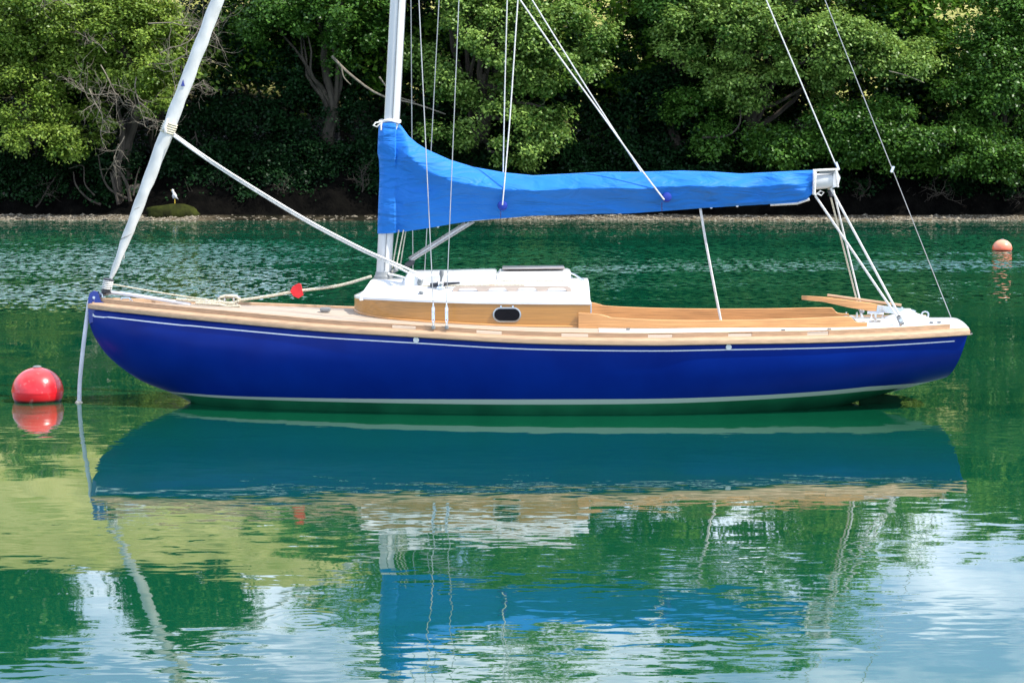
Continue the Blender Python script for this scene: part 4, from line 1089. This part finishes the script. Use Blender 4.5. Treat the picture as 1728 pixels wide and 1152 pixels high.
for px in (731, 753.5):
    a, b_ = U(px, 511, -.9), U(px + .5, 551, -.93)
    d = b_ - a
    mb = MB(); mb.tube([a, a + d * .12, a + d * .18, a + d * .5], [.006, .007, .011, .011], 6)
    for o in (-.009, .009): mb.tube([a + d * .2 + Vector((o, 0, 0)), a + d * .78 + Vector((o, 0, 0))], .0045, 5)
    mb.tube([a + d * .76, a + d * .84, a + d * .9, b_], [.012, .012, .007, .009], 6)
    mb.tube([a + d * .3 + Vector((0, 0, 0)), a + d * .7], .006, 5)
    tb = mb.build('turnbuckle', M['chrome'], boat)
    mb = MB(); mb.box(b_ + Vector((0, 0, -.005)), (.03, .05, .035), bev=.006); mb.build('chainplate', M['grey'], tb)
wire('backstay', [(1607, 541, 0), (1506, 286, 0)], .0035)
wire('backstay', [(1506, 286, 0), (1392, 0, 0), (1290, -256, 0)], .0042)
mb = MB(); mb.box(U(1506, 286, 0), (.025, .02, .06), rot=Matrix.Rotation(.38, 3, 'Y'), bev=.005); mb.build('backstay_block', M['chrome'], boat)
wire('topping_lift', [(1412, 282, 0), (1293, 0, 0), (1185, -256, 0)], .0062, 'line')
mb = MB(); mb.tube([U(1410, 274, 0), U(1415, 287, 0)], .014, 6); mb.build('shackle', M['chrome'], boat)
# lazy jacks: near and far legs
wire('lazy_jack', [(848, 346, -.20), (853, 290, -.19), (862, 180, -.12), (874, 0, -.04)], .0065, 'line')
wire('lazy_jack', [(849, 300, .15), (852, 150, .1), (856, 0, .06)], .006, 'line')
wire('lazy_jack', [(1121, 337, -.18), (1080, 283, -.17), (1010, 186, -.11), (940, 90, -.06), (878, 0, -.03)], .0075, 'line')
wire('lazy_jack', [(1085, 295, .12), (985, 140, .09), (898, 0, .05)], .0065, 'line')
# mainsheet
wire('mainsheet', [(1376, 331, -.05), (1518, 541, -.42)], .0105, 'line')
wire('mainsheet', [(1402, 318, -.02), (1519, 535, -.40)], .0105, 'line')
wire('mainsheet', [(1398, 318, .02), (1449, 519, .42)], .0085, 'rope')
wire('mainsheet', [(1406, 320, .03), (1454, 519, .42)], .0085, 'line')
for px, py, Y in ((1519, 540, -.42), (1453, 522, .42)):
    mb = MB(); c = U(px, py, Y); mb.box(c, (.045, .03, .085), rot=Matrix.Rotation(-.4, 3, 'Y'), bev=.014); bl = mb.build('sheet_block', M['grey'], boat)
    mb = MB(); mb.lathe(c + Vector((0, -.018, 0)), [(.014, -.003), (.014, .003), (.004, .004)], 10, axis='Y'); mb.tube([c + Vector((.0, 0, -.03)), c + Vector((.012, 0, -.075))], .012, 6); mb.build('shackle', M['chrome'], bl)
mb = MB(); mb.box(U(1401, 327, 0), (.03, .03, .07), rot=Matrix.Rotation(-.35, 3, 'Y'), bev=.01); mb.build('sheet_block', M['dark'], boat)
wire('boom_sheet', [(1181, 348, 0), (1193, 420, 0), (1217, 545, .0)], .0115, 'line')
# kicker
wire('kicking_strap', [(800, 374, -.03), (694, 440, -.03)], .011, 'greyrope')
wire('kicking_strap', [(785, 376, .03), (690, 436, .03)], .012, 'greyrope')
wire('kicking_strap', [(792, 375, 0), (692, 439, 0)], .008, 'line')
mb = MB(); c = U(691, 445, -.02); mb.box(c, (.10, .05, .05), rot=Matrix.Rotation(-.58, 3, 'Y'), bev=.015); mb.build('kicker_block', M['dark'], boat)
wire('kicker_tail', [(686, 450, -.02), (672, 452, -.03), (661, 458, -.04)], .010, 'rope')
for px, q, Y in ((673, 662, -.03), (681, 668, -.06), (685, 675, .05)):
    wire('halyard_tail', [(px, 388, Y), ((px + q) / 2 - 1, 425, Y), (q, 452, Y)], .006, 'rope', num=10)
# jib sheets: from the clew across the mast to the roof
for dy_, y0, y1, e in ((0, -.03, -.30, (735, 474)), (4, -.06, -.33, (712, 472))):
    wire('jib_sheet', [(293, 226 + dy_, y0), (352, 268 + dy_, -.05), (430, 318 + dy_, -.08), (520, 372 + dy_, -.10), (600, 414 + dy_, -.13), (650, 437 + dy_, -.18), (e[0], e[1], y1)], .0095 if dy_ else .011, 'line', num=40)
wire('jib_halyard_tail', [(655, 462, -.06), (680, 468, -.15), (712, 482, -.3)], .010, 'line')

# furled jib on the forestay
j0, j1 = U(187, 470, 0), U(367.5, 0, 0); jd = (j1 - j0).normalized()
L_ = (j1 - j0).length
wire('forestay', [(179, 486, 0), (187, 466, 0)], .008)
rows_ = []
NJ = 110; Ltot = 7.0
xax = Vector((0, 1, 0)).cross(jd).normalized()
for i in range(NJ):
    s = Ltot * i / (NJ - 1); c = j0 + jd * s
    r = float(np.interp(s, [0, .12, .45, 1.2, 1.9, 2.6, 4.6, 7.], [.012, .027, .040, .054, .053, .052, .042, .018]))
    row = []
    for j in range(20):
        a = 2 * PI * j / 20; spir = ((a / (2 * PI)) - s / .42) % 1.0
        rr = r * (1 + .10 * spir - .04 * (spir > .93)) + .003 * math.sin(s * 21 + a * 2)
        row.append(c + xax * rr * math.cos(a) + Vector((0, 1, 0)) * rr * math.sin(a))
    rows_.append(row)
mb = MB(); mb.grid(rows_, closed_v=True); mb.f.append(tuple(range(20))); jib = mb.build('furled_jib', M['sailc'], boat, ang=70)
def coil(c, d, r, turns, pitch, rr, m, par, name):
    ax = Vector((0, 1, 0)).cross(d).normalized(); pts_ = []
    for i in range(int(turns * 14) + 1):
        a = 2 * PI * i / 14; pts_.append(c + ax * r * math.cos(a) + Vector((0, 1, 0)) * r * math.sin(a) + d * pitch * i / 14)
    mb_ = MB(); mb_.tube(pts_, rr, 5); return mb_.build(name, M[m], par)
cj = U(281, 226, 0)
coil(cj, jd, .060, 5, .020, .008, 'rope', jib, 'sheet_wraps')
coil(j0 + jd * .2, jd, .042, 5, .26, .0035, 'greyrope', jib, 'lashing')
mb = MB(); c = U(280, 212, -.05); mb.box(c, (.05, .03, .10), rot=Matrix.Rotation(.35, 3, 'Y'), bev=.015); mb.tube([U(283, 200, -.07), U(278, 215, -.08), U(280, 224, -.075)], .012, 6); mb.build('clew_knot', M['line'], jib)
mb = MB(); v0, v1, v2 = U(305, 145, -.066), U(312, 146, -.066), U(309, 134, -.066)
mb.add([v0, v1, v2, v0 + Vector((0, .006, 0)), v1 + Vector((0, .006, 0)), v2 + Vector((0, .006, 0))], [(0, 1, 2), (3, 5, 4), (0, 3, 4, 1), (1, 4, 5, 2), (2, 5, 3, 0)]); mb.build('sailmaker_patch', M['blue_paint'], jib, smooth=False)
# furling drum
fd = (U(184, 466, 0) - U(178, 492, 0)).normalized(); c = U(181, 482, 0)
Rm = Vector((0, 0, 1)).rotation_difference(fd).to_matrix()
mb = MB(); mb.lathe(c, [(.028, -.06), (.046, -.055), (.046, -.045), (.034, -.04), (.034, .045), (.046, .05), (.046, .06), (.02, .065)], 18, rot=Rm); fdm = mb.build('furling_drum', M['dark'], boat)
coil(c - fd * .035, fd, .040, 5, .016, .0065, 'line', fdm, 'furling_line_turns')
mb = MB(); mb.box(U(176, 492, 0), (.04, .05, .05), rot=Rm, bev=.01); mb.build('tack_fitting', M['dark'], fdm)
mb = MB(); mb.tube([U(172, 494, 0), U(174, 503, 0), U(178, 509, 0)], .008, 6); mb.build('stem_tang', M['chrome'], boat)
wire('furling_line', [(190, 480, -.03), (290, 497, -.12), (396, 512, -.2)], .0065, 'rope')
# foredeck fittings
mb = MB(); c = U(213, 509, -.05); mb.box(c, (.12, .05, .02), bev=.006); mb.tube([c + Vector((-.05, -.02, .01)), c + Vector((-.03, -.02, .035)), c + Vector((.03, -.02, .035)), c + Vector((.05, -.02, .01))], .009, 6); mb.build('bow_fairlead', M['chrome'], boat)
mb = MB(); c = U(387, 511, 0); mb.box(c + Vector((0, 0, -.005)), (.16, .07, .02), bev=.006)
for o in (-.04, .04): mb.tube([c + Vector((o, 0, 0)), c + Vector((o, 0, .045))], .012, 6)
mb.tube([c + Vector((-.10, 0, .05)), c + Vector((.10, 0, .05))], .013, 8); mb.build('bow_cleat', M['chrome'], boat)
mb = MB(); c = U(549, 522, -.25); mb.box(c, (.09, .06, .035), bev=.008); mb.build('deck_vent', M['grey'], boat)
# stern gear
mb = MB(); t0, t1 = U(1353, 502, 0), U(1505, 525, 0)
P_ = [U(1353, 502, 0), U(1390, 505, 0), U(1430, 512, 0), U(1470, 518, 0), U(1500, 523, 0)]
rows_ = []
for i, q in enumerate(P_):
    hh_ = [.018, .022, .032, .036, .030][i]; ww = [.014, .017, .02, .022, .022][i]
    rows_.append([q + Vector((0, -ww, -hh_)), q + Vector((0, -ww, hh_ * .8)), q + Vector((0, -ww * .6, hh_)), q + Vector((0, ww * .6, hh_)), q + Vector((0, ww, hh_ * .8)), q + Vector((0, ww, -hh_))])
mb.grid(rows_, closed_v=True); mb.f.append(tuple(range(6))); mb.f.append(tuple(24 + j for j in range(6)))
tiller = mb.build('tiller', M['coam'], boat, ang=30)
mb = MB(); mb.tube([U(1396, 498, .03), U(1455, 506, .03), U(1521, 515, .03)], .012, 6); mb.build('tiller_extension', M['rail'], tiller)
mb = MB()
for s in (-.022, .022):
    v = [U(px, py, 0) for px, py in ((1480, 514), (1540, 522), (1545, 524), (1538, 531), (1500, 528), (1478, 526))]; n_ = len(v)
    vs_ = [q + Vector((0, s - .003, 0)) for q in v] + [q + Vector((0, s + .003, 0)) for q in v]
    mb.add(vs_, [tuple(range(n_)), tuple(range(2 * n_ - 1, n_ - 1, -1))] + [(i, (i + 1) % n_, n_ + (i + 1) % n_, n_ + i) for i in range(n_)])
mb.build('tiller_fork', M['chrome'], tiller, smooth=False)
for px, py in ((1522, 520), (1539, 525)):
    mb = MB(); mb.lathe(U(px, py, -.027), [(.012, -.004), (.012, .004), (.003, .006)], 10, axis='Y'); mb.build('bolt', M['chrome'], tiller)
def aft(px, y):
    x = U(px, 535, y).x; u = u_at(x); return Vector((x, y, deck_z(u, min(1, abs(y) / (sheer(u)[1] - .03))) + .006))
c = aft(1530, 0); mb = MB(); mb.lathe(c, [(.20, -.01), (.19, .012), (.14, .03), (.09, .045), (.05, .07), (.03, .085), (.003, .086)], 24); mb.build('rudder_head', M['gel'], boat, ang=60)
c = aft(1477, -.25); mb = MB(); mb.tube([c, c + Vector((0, 0, .075))], .012, 8); mb.tube([c + Vector((-.07, 0, .08)), c + Vector((.07, 0, .075))], .013, 8); mb.box(c + Vector((0, 0, .004)), (.09, .05, .01)); mb.build('mooring_cleat', M['chrome'], boat)
c = aft(1480, .15); mb = MB(); mb.tube([c + Vector((-.05, 0, 0)), c + Vector((-.05, 0, .06)), c + Vector((.0, 0, .075)), c + Vector((.05, 0, .06)), c + Vector((.05, 0, 0))], .011, 6); mb.build('traveller_bracket', M['chrome'], boat)
c = aft(1561, 0); mb = MB(); mb.tube([c + Vector((.03 * math.cos(a), 0, .03 + .03 * math.sin(a))) for a in np.linspace(0, 2 * PI, 14)], .007, 6); mb.build('lifting_eye', M['chrome'], boat)
for px, y in ((1523, -.34), (1572, -.3), (1585, -.28), (1427, .42), (1400, -.62), (1060, -.74), (1322, -.70)):
    c = aft(px, y); mb = MB(); mb.box(c + Vector((0, 0, .006)), (.035, .02, .014), bev=.004); mb.build('deck_eye', M['grey'], boat)
for px in (1428, 1446): 
    c = aft(px, .5); mb = MB(); mb.tube([c, c + Vector((0, 0, .05))], [.012, .008], 6); mb.build('deck_stud', M['chrome'], boat)
# rudder blade just under the counter
mb = MB(); v = [U(px, py, 0) for px, py in ((1450, 674), (1472, 668), (1494, 665), (1514, 668), (1522, 675), (1500, 700), (1480, 720), (1452, 720))]; n_ = len(v)
vs_ = [q + Vector((0, -.02, 0)) for q in v] + [q + Vector((0, .02, 0)) for q in v]
mb.add(vs_, [tuple(range(n_)), tuple(range(2 * n_ - 1, n_ - 1, -1))] + [(i, (i + 1) % n_, n_ + (i + 1) % n_, n_ + i) for i in range(n_)])
mb.build('rudder', mat('green_antifoul', (.004, .030, .012), .9, spec=.1, var=.3), boat, smooth=False)

# ------------------------------------------------------------------ sail cover
top = [(637, 212), (640, 206), (648, 203.5), (660, 203.5), (672, 206), (680, 216), (690, 230), (704, 242), (720, 252), (740, 261), (760, 270), (800, 282), (850, 291), (900, 296), (960, 293), (1020, 290), (1080, 290), (1150, 288), (1200, 289.5), (1250, 293), (1290, 291), (1330, 289), (1374, 287)]
bot = [(637, 394), (660, 393), (680, 391), (700, 388), (730, 383.5), (760, 378), (800, 372), (850, 368), (900, 364), (1000, 361), (1060, 360), (1120, 356), (1200, 350), (1290, 345), (1340, 342), (1360, 337), (1374, 322)]
tx_, ty_ = zip(*top); bx_, by_ = zip(*bot)
cols = np.concatenate([np.linspace(637, 700, 34), np.linspace(700, 1374, 190)[1:]])
NVc = 36
rows_ = []
def fn(a, b_, c_): return mnoise.noise(Vector((a, b_, c_)))
for ci, px in enumerate(cols):
    pyt = float(np.interp(px, tx_, ty_)); pyb = float(np.interp(px, bx_, by_))
    left = 0
    zt_, zb2 = U(px, pyt, 0), U(px, pyb, 0)
    row = []
    # width model: slim round the mast, bulging over the stowed sail, thin at the foot
    wm = float(np.interp(px, [637, 640, 646, 658, 668, 674, 684, 700, 760, 850, 1000, 1200, 1330, 1374], [.012, .05, .075, .088, .09, .105, .145, .175, .195, .19, .18, .155, .12, .095]))
    sh = float(np.interp(px, [637, 668, 690, 760, 900, 1100, 1374], [.5, .5, .20, .32, .37, .40, .42]))   # shoulder height fraction from top
    for side in (-1, 1):
        rng = range(NVc) if side < 0 else range(NVc - 2, 0, -1)
        for k_ in rng:
            t = k_ / (NVc - 1)
            if px < 669: w = wm * (1 - .0 * t) * (min(1, (t / .02)) ** .5) * (1.0 if t < .97 else .9)
            else:
                if t < sh: w = wm * (.16 * min(1, t / .03) + .84 * (t / sh) ** .9)
                else: q_ = (t - sh) / (1 - sh); w = max(wm * (1 - .74 * q_ ** .95), .064 if t < .93 else .03)
            z = zt_.z + (zb2.z - zt_.z) * t; x = zt_.x + (zb2.x - zt_.x) * t
            # silhouette wobble of the front edge
            if px < 669: x += float(np.interp(t, [0, .25, .36, 1], [.012, -.0, .022, .0])) * (1 - (px - 637) / 32)
            s0 = x
            # draping folds running aft and down from the throat, puckers near the boom end
            fold = .034 * math.sin((z * 9 + (x + .9) * 3.2) + 2.5 * fn(x * 1.1, z * 1.5, 2)) * math.exp(-((px - 700) / 110.) ** 2) * (1 - .3 * t)
            fold += .050 * fn(x * 1.2, z * 5.0 + x * 1.1, 5 + side) * min(1, (px - 669) / 80 if px > 669 else .3)
            fold += .026 * fn(x * 4.2 + z * 3, z * 8, 9 + side) * float(np.interp(px, [700, 1000, 1200, 1374], [.35, .6, 1.3, 1.8]))
            for bxp, byp in ((849, 347), (1124, 332)):
                d_ = math.hypot(px - bxp, (pyt + (pyb - pyt) * t) - byp)
                fold -= .02 * math.exp(-(d_ / 22.) ** 2)
            fold += .012 * math.sin(px * .11 + t * 5) * (1 if px > 1180 else 0) * math.sin(PI * t)
            edge = math.sin(PI * min(1, t * 1.02)) ** .4 if t > .01 else 0
            w = max(w + fold * edge * (1 if side < 0 else .8), .008 if 0 < t < 1 else .004)
            row.append(Vector((x, side * w, z)))
    rows_.append(row)
mb = MB(); mb.grid(rows_, closed_v=True); nn0 = len(rows_[0]); mb.f.append(tuple(range(nn0))); 
cov = mb.build('sail_cover', M['cover'], None, ang=75)
# top-level thing wrapper
cv = thing('sail_cover', 'bright blue canvas sail cover laced over the boom and around the mast', 'sail cover', U(850, 370, 0))
cov.name = 'canvas'; cov.data.name = 'canvas'
cov.parent = cv; cov.matrix_parent_inverse = Matrix.Translation(cv.location).inverted()
cv.name = 'sail_cover'
for px, py, y in ((848, 347, -.165), (1125, 333, -.14)):
    mb = MB(); c = U(px, py, y)
    mb.lathe(c, [(.042, .014), (.044, .0), (.036, -.016), (.018, -.022), (.002, -.022)], 14, axis='Y'); mb.build('lazy_jack_patch', mat('navy_canvas', (.006, .035, .33), .6, var=.1), cv)
mb = MB(); c0 = U(658, 205, 0)
mb.tube([c0 + Vector((.085 * math.cos(a), .07 * math.sin(a), .008 * math.sin(3 * a))) for a in np.linspace(0, 2 * PI, 24)], .014, 6)
mb.tube([U(642, 206, -.04), U(634, 207, -.06), U(630, 212, -.07), U(636, 214, -.07), U(644, 207, -.06)], .008, 5)
mb.tube([U(644, 206, -.06), U(643, 213, -.08), U(643, 220, -.08)], .008, 5); mb.build('tie_cord', M['line'], cv)
mb = MB(); mb.tube([U(1375, 331, -.06), U(1385, 322, -.07), U(1390, 325, -.07), U(1386, 330, -.07), U(1378, 326, -.06)], .007, 5); mb.build('tie_cord', M['line'], cv)
mb = MB(); mb.tube([U(1374, 288, -.085), U(1374, 305, -.1), U(1373, 328, -.07)], .012, 6); mb.tube([U(1366, 336, -.02), U(1345, 343, -.02), U(1300, 345.5, -.02)], .012, 6); mb.build('hem', M['line'], cv)
for px, y0, y1 in ((845, 356, 367), (1117, 341, 356)):
    mb = MB(); mb.tube([U(px, y0, -.165), U(px - .3, (y0 + y1) / 2, -.13), U(px, y1, -.09)], .005, 5); mb.build('seam', M['blue_paint'], cv)
for px in (739, 1200, 1244):
    py = float(np.interp(px, bx_, by_)); mb = MB(); mb.lathe(U(px, py, -.03), [(.012, -.01), (.012, .01)], 8, axis='Y'); mb.build('lacing_hook', M['line'], cv)

# ------------------------------------------------------------------ mooring gear
P_ = cat([tuple(U(*q)) for q in ((627, 466, -.05), (570, 482, -.03), (502, 491, -.02), (450, 500, -.01), (400, 507, 0))], 26)
mr = thing('mooring_rope', 'buff rope running from the mast foot to the bow cleat with a red tag', 'rope', Vector(P_[-1]))
mb = MB(); mb.tube([Vector(q) for q in P_], .0125, 7); mb.build('line', M['rope'], mr)
mb = MB()
v = [U(px, py, -.02) for px, py in ((490, 491), (494, 483), (503, 478), (508, 479), (512, 498), (504, 503), (495, 499))]; n_ = len(v)
mb.add([q + Vector((0, -.02, 0)) for q in v] + [q + Vector((0, .02, 0)) for q in v], [tuple(range(n_)), tuple(range(2 * n_ - 1, n_ - 1, -1))] + [(i, (i + 1) % n_, n_ + (i + 1) % n_, n_ + i) for i in range(n_)])
mb.build('red_tag', M['redtag'], mr, smooth=False)
mb = MB()
cc = U(387, 507, 0)
for i in range(6):
    a = i * 1.1
    mb.tube([cc + Vector((.09 * math.cos(t + a), .03 * math.sin(2 * t), .03 * math.sin(t * 1.0 + a) + .012)) for t in np.linspace(0, 2 * PI, 16)], .011, 6)
mb.build('cleat_turns', M['rope'], mr)
mb = MB(); mb.tube([Vector(q) for q in cat([tuple(U(*q)) for q in ((395, 513, -.08), (360, 510, -.06), (325, 507, -.04), (298, 505, -.03))], 16)], .013, 7)
mb.tube([Vector(q) for q in cat([tuple(U(*q)) for q in ((405, 516, -.12), (385, 517, -.1), (370, 514, -.08), (330, 511, -.07))], 16)], .012, 7); mb.build('tail', M['rope'], mr)
hs = thing('mooring_hose', 'pale plastic hose on the mooring strop hanging from the bow into the water', 'hose', (W(133, 678).x, W(133, 678).y, 0))
P_ = cat([tuple(U(*q)) for q in ((168, 497, .06), (158, 500, .065), (151, 508, .06), (147.5, 530, .02), (141, 580, -.02), (135, 640, -.02), (133.5, 678, 0), (133, 705, 0))], 50)
mb = MB(); mb.tube([Vector(q) for q in P_], .0185, 9)
P_ = cat([tuple(U(*q)) for q in ((322, 514, -.03), (275, 506, -.02), (225, 498, 0), (190, 494, .03), (168, 497, .06))], 30)
mb.tube([Vector(q) for q in P_], .0165, 9); mb.build('tube', M['hose'], hs)
mb = MB(); c = W(133, 679); mb.lathe(c, [(.03, -.02), (.034, 0), (.024, .014), (.02, .016)], 12); mb.build('strop_float', M['rope'], hs)
